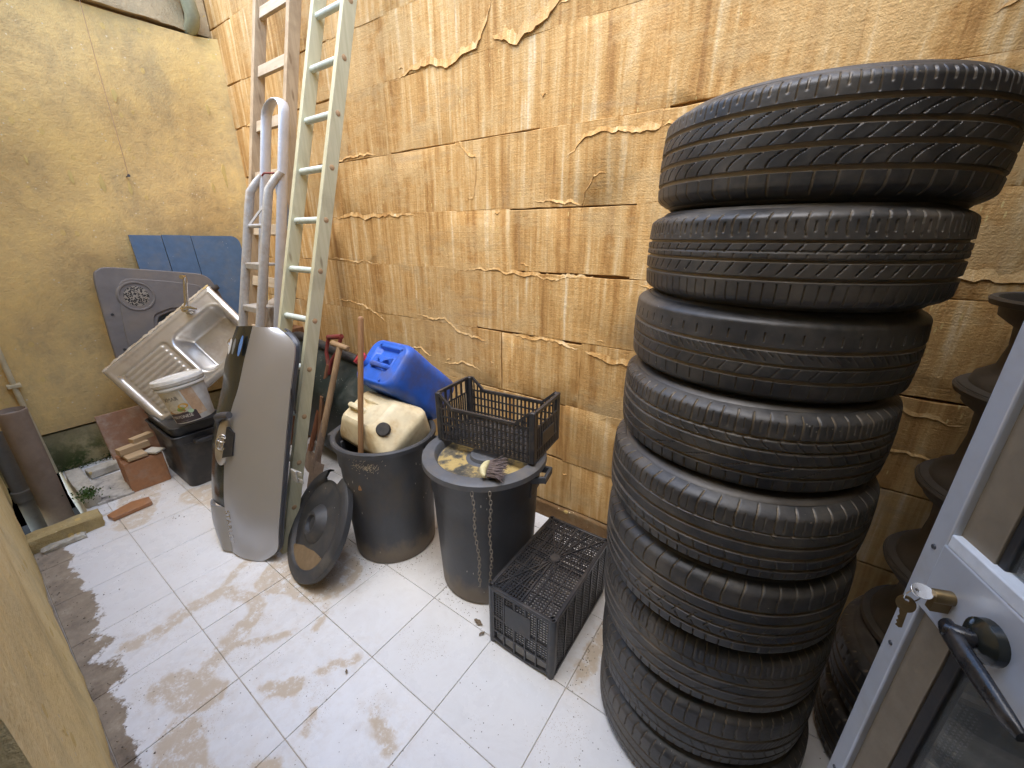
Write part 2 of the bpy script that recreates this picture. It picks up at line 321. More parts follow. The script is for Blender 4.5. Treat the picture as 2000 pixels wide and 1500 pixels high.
M_WHITEP = worn('cream_can_plastic', (.72,.62,.40), .45, dirt=(.46,.27,.08), amt=.8, dscale=7, bump=.12)
M_RED = worn('red_cap_plastic', (.52,.035,.055), .4, amt=.2)
M_REDPAINT = worn('red_tool_paint', (.22,.035,.03), .6, dirt=(.18,.11,.07), amt=.7, dscale=25)
M_CAPBLK = worn('black_cap', (.02,.02,.022), .5, amt=.2)
M_GREEN = worn('dark_green_tub', (.018,.027,.022), .5, dirt=(.10,.10,.08), amt=.5, dscale=8, speck=1.0, speckc=(.45,.45,.40))
M_PANEL = worn('silver_car_paint', (.46,.46,.47), .36, metal=.62, dirt=(.42,.40,.37), amt=.05, dscale=3, bump=.01, var=.02, rvar=.06)
M_GARNISH = worn('champagne_trim', (.50,.45,.38), .28, metal=.7, amt=.15, bump=.02, var=.06)
M_GLOSSBLK = worn('gloss_black_glass', (.020,.022,.018), .12, dirt=(.10,.095,.07), amt=.35, dscale=5, bump=.02)
M_DKMETAL = worn('dark_grey_steel', (.075,.078,.088), .45, metal=.3, amt=.3)
M_STEEL = worn('stained_stainless', (.66,.645,.615), .30, metal=.78, dirt=(.30,.20,.10), amt=.55, dscale=5, bump=.05, var=.08)
M_CHROME = worn('chrome', (.72,.71,.70), .14, metal=1.0, amt=.15, bump=.03)
M_ALU = worn('aluminium', (.60,.61,.63), .42, metal=.55, dirt=(.35,.31,.25), amt=.3, dscale=8, var=.08)
M_ALUDOOR = worn('door_aluminium', (.56,.59,.64), .36, metal=.35, dirt=(.36,.33,.29), amt=.45, dscale=7, var=.06, bump=.04)
M_BEAD = worn('bronze_bead', (.25,.205,.145), .45, metal=.2, amt=.2)
M_ALUOLD = worn('splashed_aluminium', (.46,.44,.40), .5, metal=.4, dirt=(.36,.26,.16), amt=.6, dscale=13, speck=.6)
M_RUSTMUD = worn('muddy_steel', (.27,.19,.13), .7, metal=.2, dirt=(.42,.31,.22), amt=.7, dscale=26, speck=.9, speckc=(.50,.42,.34))
M_GREENWOOD = mat_wood('green_tinted_wood', (.48,.45,.285), (.58,.545,.365), 'z', .6, .28)
M_RUNG = worn('pale_green_rung', (.56,.62,.56), .5, amt=.15)
M_BROWNWOOD = mat_wood('brown_plank_wood', (.38,.275,.165), (.50,.385,.245), 'z', .75, .4)
M_HANDLE = mat_wood('handle_wood', (.36,.23,.12), (.47,.31,.17), 'z', .6, .35, False)
M_STICK = mat_wood('broom_stick_wood', (.26,.135,.06), (.34,.19,.09), 'z', .5, .2, False)
M_DARKWOOD = mat_wood('old_dark_wood', (.17,.08,.04), (.26,.13,.06), 'z', .7, .4)
M_PALEWOOD = mat_wood('pale_offcut_wood', (.45,.30,.16), (.55,.39,.22), 'y', .7, .2)
M_TERRA = worn('brown_glazed_tile', (.40,.18,.075), .42, dirt=(.42,.33,.25), amt=.35, dscale=14)
M_TILEDUST = worn('dusty_brown_tile', (.36,.19,.11), .7, dirt=(.52,.42,.32), amt=.8, dscale=10)
M_BLUEBOARD = worn('blue_painted_board', (.075,.135,.225), .62, dirt=(.20,.20,.19), amt=.45, dscale=7, speck=.3)
M_GREYPANEL = worn('grey_door_card', (.155,.140,.128), .65, dirt=(.26,.21,.15), amt=.4, dscale=5)
M_TUB = worn('black_storage_tub', (.030,.030,.031), .42, dirt=(.14,.12,.10), amt=.5, dscale=8)
M_PIPE = worn('grey_brown_pipe', (.27,.205,.15), .8, dirt=(.20,.14,.09), amt=.5, dscale=6)
M_PIPE2 = worn('grey_pipe', (.20,.19,.165), .7, amt=.4)
M_CREAM = worn('cream_conduit', (.58,.49,.30), .6, dirt=(.35,.27,.13), amt=.5, dscale=8)
M_WHITESTONE = mat_plaster('white_mossy_slab', (.46,.42,.34), (.58,.53,.43), (.66,.61,.50), .5, 5.0)
M_MOSS = worn('moss', (.055,.10,.015), .95, dirt=(.02,.03,.006), amt=.6, dscale=30, bump=.8)
M_CHAIN = worn('dusty_chain_steel', (.34,.30,.25), .5, metal=.6, amt=.3)
M_BUCKET = worn('white_bucket_plastic', (.66,.64,.58), .45, dirt=(.45,.36,.24), amt=.5, dscale=8)
M_CREAMPAINT = worn('cream_brush_block', (.62,.56,.32), .5, amt=.2)
M_BRISTLE = worn('grey_bristles', (.17,.13,.125), .8, amt=.5, dscale=30)
M_BRASS = worn('old_brass', (.24,.165,.075), .4, metal=.8, amt=.5)
M_DARKHOLE = mat_simple('dark_soil', (.035,.026,.016), .95)
M_CONCRETE = mat_plaster('kerb_render', (.38,.28,.12), (.48,.36,.16), (.55,.43,.22), .4, 4.0)
M_SHADESLAB = mat_plaster('slab_concrete', (.40,.35,.27), (.50,.43,.32), (.56,.48,.36), .3, 1.0)
def mat_glass():
    b = NB('door_glass'); n = b.noise(b.obj(), 6, 5, .7); b.b.inputs['Transmission Weight'].default_value = .92; b.b.inputs['IOR'].default_value = 1.45
    return b.out(b.mix(n, (.62,.66,.64), (.80,.82,.80)), b.math('MULTIPLY', n, .03), 0)
M_GLASS = mat_glass()

# ================================================================== SETTING
WY = 1.73      # main wall face
EX = -3.97     # end wall face
NY = -0.085    # house wall face (the doorway the view is taken from)
WTOP = 3.45
# ---- floor: grout bed with single tiles
T = .3375; G = .0026
fl_ = MB(); fl_.box((-1.0, .83, -.062), (6.6, 2.2, .1)); pit = (-3.95, -3.09, NY-.02, .165)
# bed built as four slabs round the drain pit
fl_ = MB()
for x0, x1, y0, y1 in ((pit[1], 2.2, NY-1.2, WY+.3), (EX-.3, pit[1], pit[3], WY+.3)):
    fl_.box(((x0+x1)/2, (y0+y1)/2, -.156), (x1-x0, y1-y0, .3))
floor = struct(part(fl_, 'floor', M_GROUT))
def tile_mesh(sx, sy, name='tile'):
    b = MB(); h = .007; e = .0012
    P = lambda d, z: [(-sx/2+d, -sy/2+d, z), (sx/2-d, -sy/2+d, z), (sx/2-d, sy/2-d, z), (-sx/2+d, sy/2-d, z)]
    b.loft([P(0, -.004), P(0, h-e), P(e, h)], close_v=True, cap=True); return b.mesh(name, M_FLOOR, 20)
full = tile_mesh(T-G, T-G); cache = {}
gx0, gy0 = -1.092, .255
for i in range(-9, 10):
    for j in range(-5, 5):
        x0, y0 = gx0+i*T, gy0+j*T; x1, y1 = x0+T, y0+T
        x0, x1 = max(x0, EX), min(x1, 2.0); y0, y1 = max(y0, -1.2), min(y1, WY-.012)
        if x1-x0 < .03 or y1-y0 < .03: continue
        if x0 < pit[1] and y0 < pit[3]:
            if y1 <= pit[3]+.02 or (y0 < pit[3] and x1 <= pit[1]+.01):
                if y1 > pit[3]+.05: y0 = pit[3]
                elif x1 > pit[1]+.05: x0 = pit[1]
                else: continue
            elif x1 > pit[1]+.05: x0 = pit[1]
        sx, sy = round(x1-x0-G, 4), round(y1-y0-G, 4); k = (sx, sy)
        me = full if abs(sx-T+G) < 1e-3 and abs(sy-T+G) < 1e-3 else cache.setdefault(k, tile_mesh(sx, sy))
        o = link('tile', me, floor); o.location = ((x0+x1)/2, (y0+y1)/2, -.007+random.uniform(-.0006, .0006)); o.rotation_euler = (jit(.0012), jit(.0012), 0)
# drain pit: soil bottom and kerb
ps = MB(); ps.box((-3.52, .04, -.33), (.95, .28, .06)); struct(part(ps, 'ground', M_DARKHOLE))

# ---- main wall: block courses over a mortar bed
def block_mesh(w_, h_, dep, seed, mat, rough=.0022, chip=.004):
    rg = random.Random(seed); nx, nz = max(5, int(w_/.07)), max(4, int(h_/.06)); out = []
    for i in range(nx): out.append((-w_/2+w_*i/nx, -h_/2, 0, 1))
    for i in range(nz): out.append((w_/2, -h_/2+h_*i/nz, -1, 0))
    for i in range(nx): out.append((w_/2-w_*i/nx, h_/2, 0, -1))
    for i in range(nz): out.append((-w_/2, h_/2-h_*i/nz, 1, 0))
    A, B, Cc = [], [], []
    for x, z, dx, dz in out:
        j = abs(rg.gauss(0, rough)); q = j+rg.uniform(.002, chip); sx, sz = (-1 if x > 0 else 1), (-1 if z > 0 else 1)
        A.append((x+dx*j, dep, z+dz*j)); B.append((x+dx*j, rg.uniform(.0008, .003), z+dz*j)); Cc.append((x+sx*q*.8, rg.uniform(-.001, .001), z+sz*q*.8))
    b = MB(); b.loft([A, B, Cc], close_v=True); k = len(out); b.f.append(tuple(2*k+i for i in range(k)))
    return b.mesh('stone_block', mat, 25)
wall = thing('stone_wall', 'tall ochre stone block wall with streaks and flaking render behind the ladders and tyres', 'wall', (-.9, WY, 0))
bed = MB(); bed.box((-.9, WY+.02+.15, WTOP/2), (6.5, .3, WTOP)); part(bed, 'mortar_bed', M_BED, wall, True)
courses = [.095, .40, .72, 1.06, 1.38, 1.668, 1.988, 2.33, 2.61, 2.97, 3.24, WTOP]
fixed = {4: [-1.62, -.62], 5: [-1.72, -1.05, -.52], 6: [-1.9, -1.35, -.86, -.40], 3: [-1.9, -1.28, -.72]}
bi = 0; joints = []
for ci in range(len(courses)-1):
    cy_ = random.uniform(-.0012, .0012); z0, z1 = courses[ci], courses[ci+1]; x = EX-.25-random.random()*.3; xs = [x]
    while x < 2.2:
        x += random.uniform(.44, .64); xs.append(x)
    for a, c_ in zip(xs[:-1], xs[1:]):
        a2, c2 = max(a, EX+.003), min(c_, 2.2)
        if c2-a2 < .05: continue
        gap = random.choice([-.013, -.012, -.014, -.012, -.013, -.011, .004])
        o = link('stone_block', block_mesh(c2-a2-gap, z1-z0-random.choice([-.012, -.013, -.011, .001, .004, .006, .009]), .05, bi, M_STONE), wall)
        o.location = ((a2+c2)/2+.9, cy_+random.uniform(-.0004, .0004), (z0+z1)/2); o.rotation_euler = (jit(.002), 0, jit(.0006)); o['course'] = float(ci); bi += 1
        joints.append((a2, c2, z0, z1))
# flaked edges of old render standing proud along the joints
def ridge(path, wd, th, mat=M_RIDGE, seed=0, rg=None):
    """path in (x, z) on the wall: a thin tongue of render, ragged lower lip"""
    rg = random.Random(seed); top, lip, low, back = [], [], [], []
    n = max(6, int(sum(math.hypot(path[i+1][0]-path[i][0], path[i+1][1]-path[i][1]) for i in range(len(path)-1))/.014)); pts = []
    L = [0]
    for i in range(len(path)-1): L.append(L[-1]+math.hypot(path[i+1][0]-path[i][0], path[i+1][1]-path[i][1]))
    for k in range(n+1):
        t = L[-1]*k/n; i = max(j for j in range(len(L)) if L[j] <= t+1e-9); i = min(i, len(path)-2); f = (t-L[i])/max(1e-6, L[i+1]-L[i])
        pts.append((path[i][0]+(path[i+1][0]-path[i][0])*f, path[i][1]+(path[i+1][1]-path[i][1])*f))
    wv = 0
    for k, (x, z) in enumerate(pts):
        wv = .8*wv+rg.uniform(-.007, .007); e = min(1, 4*min(k, n-k)/n+.15); w2 = wd*e*rg.uniform(.7, 1.2)
        z += wv; tt = th*e*rg.uniform(.6, 1.15)
        top.append((x, .0015, z+w2*2.4)); lip.append((x+jit(.002), -tt*.45, z+w2*.6)); low.append((x+jit(.002), -tt, z)); back.append((x, .004, z+.001))
    b = MB(); b.loft([top, lip, low, back]); return part(b, 'render_flake', mat, wall, True, ang=50) if False else b
def add_ridge(path, wd=.03, th=.012, seed=0):
    b = ridge(path, wd*.5, th*.42, seed=seed); b.v = [(x, WY+y, z) for x, y, z in b.v]; part(b, 'render_flake', M_STONE, wall, True, ang=55)
RL = [([(-2.72,1.655),(-2.45,1.66),(-2.35,1.64),(-2.05,1.665),(-1.85,1.665)],.030,.016), ([(-1.95,2.33),(-1.75,2.345),(-1.6,2.31),(-1.42,2.34),(-1.36,2.43),(-1.33,2.52)],.032,.020), ([(-1.33,2.36),(-1.2,2.31),(-1.05,2.36),(-.98,2.42)],.045,.022),
      ([(-1.0,2.40),(-.75,2.45),(-.5,2.47),(-.2,2.52)],.02,.014), ([(-.95,1.86),(-.86,1.92),(-.72,1.93),(-.55,1.92),(-.54,2.0)],.03,.016), ([(-1.55,1.985),(-1.5,1.93),(-1.44,1.91),(-1.44,1.85),(-1.46,1.74),(-1.53,1.70)],.02,.014),
      ([(-2.85,1.39),(-2.5,1.385),(-2.25,1.375)],.018,.010), ([(-1.65,1.385),(-1.3,1.375),(-1.0,1.36),(-.78,1.365)],.020,.013), ([(-.62,1.355),(-.4,1.35),(-.2,1.345)],.022,.013), ([(-2.85,1.10),(-2.6,1.10),(-2.4,1.05),(-2.25,1.0)],.018,.012),
      ([(-1.98,1.09),(-1.82,1.055),(-1.72,1.07),(-1.62,1.02),(-1.48,1.0),(-1.38,.985)],.020,.013), ([(-1.22,1.055),(-1.0,1.05),(-.82,1.035)],.018,.011), ([(-.80,1.03),(-.70,1.01),(-.55,1.0),(-.42,.985)],.034,.018),
      ([(-2.35,2.80),(-2.2,2.76),(-2.05,2.80),(-1.8,2.86),(-1.55,2.93)],.028,.018), ([(-2.42,2.62),(-2.30,2.63)],.02,.012), ([(-.86,1.62),(-.84,1.72),(-.80,1.78),(-.74,1.80)],.014,.010), ([(.18,1.42),(.40,1.44),(.62,1.42)],.035,.016), ([(.05,1.0),(.3,1.01),(.5,.98)],.02,.012),
      ([(-2.1,.84),(-1.95,.86),(-1.85,.83)],.012,.012), ([(-1.75,.80),(-1.6,.83),(-1.45,.81)],.014,.012), ([(-.55,1.92),(-.40,1.93)],.02,.012), ([(-1.12,1.70),(-.95,1.69),(-.85,1.68)],.018,.012), ([(.3,.86),(.48,.85)],.012,.01), ([(-3.5,2.62),(-3.2,2.60)],.02,.014), ([(-3.7,2.32),(-3.4,2.33)],.016,.012), ([(-2.6,2.0),(-2.35,2.01),(-2.2,1.99)],.014,.012)]
for i, (p_, a_, c_) in enumerate(RL): add_ridge(p_, a_, c_, i)
rg = random.Random(3)
for i in range(45):   # small crumbs of render still stuck to the face
    x, z = rg.uniform(-3.0, .6), rg.uniform(.3, 2.9); l = rg.uniform(.02, .07); a = rg.uniform(-.6, .6)
    add_ridge([(x, z), (x+l*.5, z+l*.5*a+rg.uniform(-.01, .01)), (x+l, z+l*a)], rg.uniform(.006, .013), rg.uniform(.005, .010), 100+i)
sk = MB(); rows = []
for k in range(81):
    x = EX+.01+(2.2-EX)*k/80; zt = .095+jit(.005); rows.append([(x, WY-.018, 0), (x, WY-.018, zt-.006), (x, WY-.012, zt), (x, WY+.03, zt)])
sk.loft(rows); part(sk, 'skirting', mat_plaster('brown_skirting', (.15,.085,.035), (.20,.115,.05), (.24,.145,.065), .4, 4.0), wall, True)

# ---- end wall
ew = thing('end_wall', 'mottled yellow plastered wall at the far end with mossy stone foot', 'wall', (EX, .8, 0))
b = MB(); rows = []
for k in range(41):
    z = .30+(2.90-.30)*k/40; r_ = []
    for q in range(31):
        y = NY-.25+(WY+.02-NY+.25)*q/30; d = .012*math.sin(y*5+z*2)+.010*math.sin(z*7-y*3)+jit(.002)
        if y > WY-.18: d += .10*((y-WY+.18)/.2)**2      # plaster coved into the corner
        r_.append((EX+d, y, z))
    rows.append(r_)
b.loft(rows); part(b, 'plaster_coat', M_END, ew, True, ang=60)
b = MB(); b.box((EX-.18, .8, WTOP/2), (.25, 2.5, WTOP)); part(b, 'mortar_bed', M_BED, ew, True)
for (z0, z1, mt, sd_) in ((.0, .29, M_ENDLOW, 0), (2.915, WTOP, M_TOPSTONE, 5)):
    ys = [-.36, .10, .52, 1.02, 1.50, WY] if sd_ == 0 else [-.36, .35, .98, 1.58, WY]
    for i in range(len(ys)-1):
        o = link('stone_block', block_mesh(ys[i+1]-ys[i]-.006, z1-z0-.008, .06, 500+sd_*10+i, mt, .004, .012), ew)
        o.rotation_euler = (0, 0, R(90)); o.location = ((.012 if sd_ else .004)+random.uniform(-.003, .006), (ys[i]+ys[i+1])/2-.8, (z0+z1)/2)
for i, (y, z, l) in enumerate(((.55,1.98,.03),(.72,1.90,.05),(.86,1.88,.07),(1.0,1.86,.05),(1.06,2.42,.06),(1.62,2.0,.10),(1.52,1.9,.05),(1.6,2.45,.05))):   # yellow paint dabs, slightly proud
    b = MB(); pts = [(EX+.004+.012*math.sin(y*5+z*2)+.010*math.sin(z*7-y*3)+(.10*((y-WY+.18)/.2)**2 if y > WY-.18 else 0), y+l*.22*math.cos(a)*random.uniform(.6, 1.3), z+l*.8*math.sin(a)*random.uniform(.7, 1.2)) for a in np.linspace(0, 2*PI, 11)[:-1]]
    cx_ = (pts[0][0]+.0015, y, z); b.add(pts+[cx_]+[(p[0]-.03, p[1], p[2]) for p in pts], [(i_, (i_+1) % 10, 10) for i_ in range(10)]+[(i_, (i_+1) % 10, 11+(i_+1) % 10, 11+i_) for i_ in range(10)])
    part(b, 'paint_dab', mat_simple('yellow_paint_dab', (.62,.46,.16), .8) if i == 0 else bpy.data.materials['yellow_paint_dab'], ew, True)
# string hanging from the top to a nail
st = thing('hanging_string', 'thin string hanging down the yellow end wall to a nail', 'string', (EX+.04, 1.0, 1.93))
b = MB(); b.tube([(EX+.045+.004*math.sin(k), 1.0+.02*k/10*.8, 1.93+1.3*k/10) for k in range(11)], .0022, 5); part(b, 'cord', M_HANDLE, st, True)
b = MB(); b.tube([(EX-.02, 1.0, 1.93), (EX+.05, 1.0, 1.935)], .004, 6); b.lathe([(0, .004), (.009, .004), (.009, 0), (0, 0)], 8, Matrix.Translation((EX+.05, 1.0, 1.935)) @ Matrix.Rotation(PI/2, 4, 'Y')); part(b, 'nail', M_DKMETAL, st, True)
# old downpipe bend in the upper corner
dp = thing('downpipe_bend', 'grey-green pipe bend high in the corner of the two walls', 'pipe', (EX+.10, 1.58, 2.98))
b = MB(); b.tube([(EX+.09, 1.42, 3.40), (EX+.10, 1.46, 3.28), (EX+.10, 1.54, 3.16), (EX+.10, 1.585, 3.08), (EX+.09, 1.60, 3.0), (EX+.05, 1.60, 2.95), (EX-.02, 1.60, 2.93)], [.05, .05, .048, .046, .045, .042, .04], 14); part(b, 'pipe', worn('weathered_green_pipe', (.30,.30,.19), .6, amt=.5), dp, True)
b = MB(); b.lathe([(.05, 0), (.06, .005), (.06, .04), (.05, .045)], 16, Matrix.Translation((EX+.10, 1.53, 3.15)) @ Matrix.Rotation(R(-32), 4, 'X')); part(b, 'collar', M_PIPE2, dp, True)

# ---- house wall with the doorway the camera stands in
hw = thing('house_wall', 'rough yellow rendered house wall in the left foreground', 'wall', (-2.3, NY, 0))
b = MB(); rows = []
for k in range(26):
    z = WTOP*k/25; r_ = []
    for q in range(61):
        x = EX-.1+(-.55-EX+.1)*q/60; r_.append((x, NY+.006*math.sin(x*6+z*5)+jit(.0025)-(.0 if z > .01 else 0), z))
    r_ += [(-.545, NY-.008, z), (-.542, NY-.30, z)]; rows.append(r_)
b.loft(rows); b.box(((EX-.1-.56)/2, NY-.19, WTOP/2), (3.49, .30, WTOP)); part(b, 'render_coat', M_NEAR, hw, True, ang=60)
b = MB(); b.box((0, NY-.16, (2.2+WTOP)/2), (1.25, .3, WTOP-2.2)); b.box((1.45, NY-.16, WTOP/2), (1.6, .3, WTOP)); part(b, 'lintel_and_pier', M_NEAR, hw, True)
b = MB(); b.bar((-.515, NY-.07, 0), (-.515, NY-.07, 2.16), .05, .07, (0,1,0)); b.bar((-.515, NY-.07, 2.135), (.63, NY-.07, 2.135), .05, .07, (0,1,0)); b.bar((.63, NY-.02, 0), (.63, NY-.02, 2.16), .05, .07, (0,1,0)); part(b, 'door_frame', M_ALUDOOR, hw, True, bevel=.003)
# room behind the doorway and the wall closing the yard keep out light as the building does; unseen slab added to shade the right
rm = thing('house_room', 'dim plain room behind the doorway', 'room', (0, -1.2, 0))
b = MB(); b.box((0, -1.35, 1.7), (4, .2, 3.5)); b.box((-1.8, -.85, 1.7), (.2, .9, 3.5)); b.box((1.8, -.85, 1.7), (.2, .9, 3.5)); b.box((0, -.8, 2.75), (3.8, 1.0, .2)); part(b, 'wall', mat_simple('cream_room_paint', (.55,.50,.40), .8), rm, True)
yw = thing('yard_end_wall', 'ochre wall closing the yard on the right', 'wall', (2.2, .8, 0))
b = MB(); b.box((2.3, .8, WTOP/2), (.2, 2.4, WTOP)); part(b, 'render_coat', M_NEAR, yw, True)
ov = thing('shade_slab', 'unseen concrete slab added overhead to shade the right side', 'shade slab', (1.2, .8, 2.75))
b = MB(); b.box((1.23, .84, 2.70), (1.94, 1.84, .16)); part(b, 'slab', M_SHADESLAB, ov, True, bevel=.01)
# ---- pit kerb, pipes
kb = thing('drain_kerb', 'low rendered kerb in front of the drain pit by the house wall', 'kerb', (-3.02, .06, 0))
def lump(c, d, seed, j=.006, seg=4):
    """uneven worn block"""
    rg = random.Random(seed); bm = bmesh.new(); bmesh.ops.create_cube(bm, size=1); bmesh.ops.subdivide_edges(bm, edges=bm.edges, cuts=seg, use_grid_fill=True)
    for v in bm.verts:
        p = v.co; k = sum(abs(abs(a)-.5) < 1e-4 for a in p); s_ = 1-.03*(k-1)
        v.co = Vector((p.x*d[0]*s_+rg.gauss(0, j)*.6, p.y*d[1]*s_+rg.gauss(0, j)*.6, p.z*d[2]*(1-.06*(k-1))+rg.gauss(0, j)*.5))+Vector(c)
    b = MB(); bm.verts.index_update(); b.v = [tuple(v.co) for v in bm.verts]; b.f = [tuple(v.index for v in f.verts) for f in bm.faces]; bm.free(); return b
part(lump((-3.03, .055, .03), (.11, .29, .09), 1, .004, 5), 'kerb_stone', M_CONCRETE, kb, True, ang=60)
part(lump((-2.96, .03, .008), (.07, .16, .03), 2, .006, 4), 'mortar_lump', M_WHITESTONE, kb, True, ang=60)
ms = thing('mossy_slab', 'white stone slab with green moss along the pit edge', 'stone', (-3.55, .2, 0))
part(lump((-3.52, .205, .035), (.52, .075, .085), 4, .004, 5), 'slab', M_WHITESTONE, ms, True, ang=60)
b = MB(); rg = random.Random(9)
for i in range(260):
    x, y = -3.30+rg.gauss(0, .045), .20+rg.gauss(0, .03); z = .075+.012*rg.random(); a = rg.random()*6.28; s_ = rg.uniform(.006, .013)
    b.add([(x, y, z-.006), (x+s_*math.cos(a), y+s_*math.sin(a), z+s_*.6), (x+s_*math.cos(a+1.2), y+s_*math.sin(a+1.2), z+s_*.5)], [(0,1,2)])
for i in range(420):
    t = rg.random(); x, y, z = EX+.02+abs(rg.gauss(0, .02)), .02+.55*t+rg.gauss(0, .02), .0+abs(rg.gauss(0, .025)); a = rg.random()*6.28; s_ = rg.uniform(.006, .014)
    b.add([(x, y, z), (x+s_, y+s_*math.cos(a), z+s_*.6), (x+s_*.6, y+s_*math.cos(a+1.2), z+s_)], [(0,1,2)])
o = part(b, 'moss', M_MOSS, ms, True); o['kind'] = 'stuff'
sp = thing('soil_pipe', 'fat brown upright pipe stub standing in the drain pit', 'pipe', (-3.50, .065, -.3))
b = MB(); b.lathe([(.052, .9), (.058, .93), (.062, .925), (.062, .905), (.060, .895), (.060, 0)], 28, Matrix.Translation((-3.50, .065, -.3))); part(b, 'pipe', M_PIPE, sp, True)
b = MB(); b.lathe([(.0, .0), (.054, .004)], 24, Matrix.Translation((-3.50, .065, .60))); part(b, 'cap', M_PIPE2, sp, True)
sp2 = thing('thin_waste_pipe', 'thinner grey pipe beside the fat pipe in the pit', 'pipe', (-3.62, -.035, -.3))
b = MB(); b.lathe([(.034, .78), (.036, .78), (.036, .40), (.043, .395), (.043, .33), (.036, .325), (.036, 0)], 20, Matrix.Translation((-3.64, -.03, -.3))); part(b, 'pipe', M_PIPE2, sp2, True)
cn = thing('conduit', 'slim cream conduit running down the end wall', 'conduit', (EX+.03, .125, 0))
b = MB(); b.tube([(EX+.035, .14, 0.02), (EX+.035, .13, .6), (EX+.035, .13, 1.3), (EX+.035, .06, 1.9)], .014, 10); part(b, 'pipe', M_CREAM, cn, True)
b = MB(); b.bar((EX+.005, .13, .66), (EX+.055, .13, .66), .06, .022, (0,0,1)); part(b, 'clip', M_CREAM, cn, True, bevel=.003)

# ================================================================== TYRES
def ss(x, a, b): t = np.clip((x-a)/(b-a), 0, 1); return t*t*(3-2*t)
def circ(s, s0, w_): return 1-ss(np.abs(s-s0), w_/2-.7, w_/2+.7)
def lat(s, a, per, s1, s2, w_=1.6, slope=0.0, off=0.0, curve=0.0, per_n=None):
    w_ = w_*.72; sm = (s1+s2)/2; f = slope*(s-sm)+curve*((s-sm)/max(1, (s2-s1)/2))**2; q = np.mod(a-f-off*per+per/2, per)-per/2
    return (1-ss(np.abs(q), w_/2-.5, w_/2+.9))*ss(s, s1-1, s1+1)*(1-ss(s, s2-1, s2+1))
def tread(pat, s, a, C_):
    p = lambda n: C_/n
    if pat == 0:
        d = np.max([6*circ(s, g, 6) for g in (-42, -12, 14, 40)], 0)
        L = [4*lat(s, a, p(72), 46, 74, 3), 4*lat(s, a, p(72), 56, 72, 2.4, off=.5), 4*lat(s, a, p(58), -76, -42, 3.4), 3*lat(s, a, p(58), 14, 40, 2.6, 1.9, 0, 8), 3*lat(s, a, p(58), -12, 12, 2.2, 1.3), 4*lat(s, a, p(58), -40, -14, 2.8, 1.2, 0, 8)]
    elif pat == 1:
        d = np.max([6*circ(s, g, 5) for g in (-32, -2, 28)], 0)
        L = [4*lat(s, a, p(66), 36, 72, 3, .05, 0, 4), 4*lat(s, a, p(66), 42, 58, 2.6, off=.5), 3.5*lat(s, a, p(66), 10, 27, 2.6, .8), 2.2*lat(s, a, p(66), 0, 8, 2.2, .2, off=.4), 3.5*lat(s, a, p(66), -24, -6, 2.6, .8, off=.3), 4*lat(s, a, p(90), -72, -40, 2.6), 2*circ(s, 12, 2)]
    elif pat == 2:
        d = np.max([5*circ(s, g, 5.5) for g in (-34, -6, 22)], 0)
        L = [4*lat(s, a, p(60), 34, 50, 3), 2.5*lat(s, a, p(60), 0, 20, 2.2, -1.0), 2.5*lat(s, a, p(60), 8, 18, 2.0, -1.4, .5), 2*lat(s, a, p(60), -30, -8, 2.0, .7), 3*lat(s, a, p(60), -62, -38, 2.4)]
    elif pat == 3:
        d = np.max([5.5*circ(s, g, 5) for g in (-40, -14, 12, 34)], 0)
        L = [4.5*lat(s, a, p(66), 36, 76, 3.2, .06), 2.5*lat(s, a, p(66), 46, 66, 2.2, off=.5), 3*lat(s, a, p(60), 12, 32, 2.6, -1.2, 0, 5), 3.4*lat(s, a, p(26), -40, -12, 3, 3.2), 2.6*lat(s, a, p(60), -13, 10, 2, -.8), 4*lat(s, a, p(66), -76, -46, 3)]
    elif pat == 4:
        d = np.max([6*circ(s, g, 6.5) for g in (-44, -18, 8)]+[3.5*circ(s, 34, 3)], 0)
        L = [4.5*lat(s, a, p(52), 32, 78, 3.4, .08, 0, 6), 2.2*lat(s, a, p(52), 38, 66, 2, .05, .5), 2.4*lat(s, a, p(52), 24, 34, 2.2, -1.2), 3*lat(s, a, p(60), -42, -22, 2.4, -.4), 4*lat(s, a, p(80), -78, -52, 2.8)]
    elif pat == 5:
        d = np.max([6*circ(s, g, 6) for g in (-44, 4, 30)]+[4*circ(s, -18, 4.5)], 0)
        L = [4*lat(s, a, p(52), 36, 78, 3, .22, 0, 6), 2.4*lat(s, a, p(26), 8, 28, 2.2, -.9), 3.6*lat(s, a, p(54), -30, -6, 2.8, .75), 3.6*lat(s, a, p(54), -40, -30, 2.8, -1.0, .12), 4*lat(s, a, p(70), -80, -50, 2.6)]
    elif pat == 6:
        d = np.max([5*circ(s, g, 5) for g in (-44, -16, 10)]+[3*circ(s, 34, 3)], 0)
        L = [4*lat(s, a, p(78), 38, 76, 2.8), 3*lat(s, a, p(66), 22, 34, 3, -.8), 2.6*lat(s, a, p(24), -42, 8, 2.6, 2.0), 4*lat(s, a, p(70), -78, -50, 2.8), 2*lat(s, a, p(78), 44, 64, 2, off=.5)]
    else:
        d = np.max([5*circ(s, g, 5) for g in (-40, -10, 20)], 0)
        L = [4*lat(s, a, p(64), 28, 74, 2.8, .1, 0, 4), 1.6*lat(s, a, p(150), -8, 18, 1.8, .8), 2.4*lat(s, a, p(64), -36, -14, 2.2, -.6), 4*lat(s, a, p(84), -76, -46, 2.6)]
    return np.max([d]+L, 0)
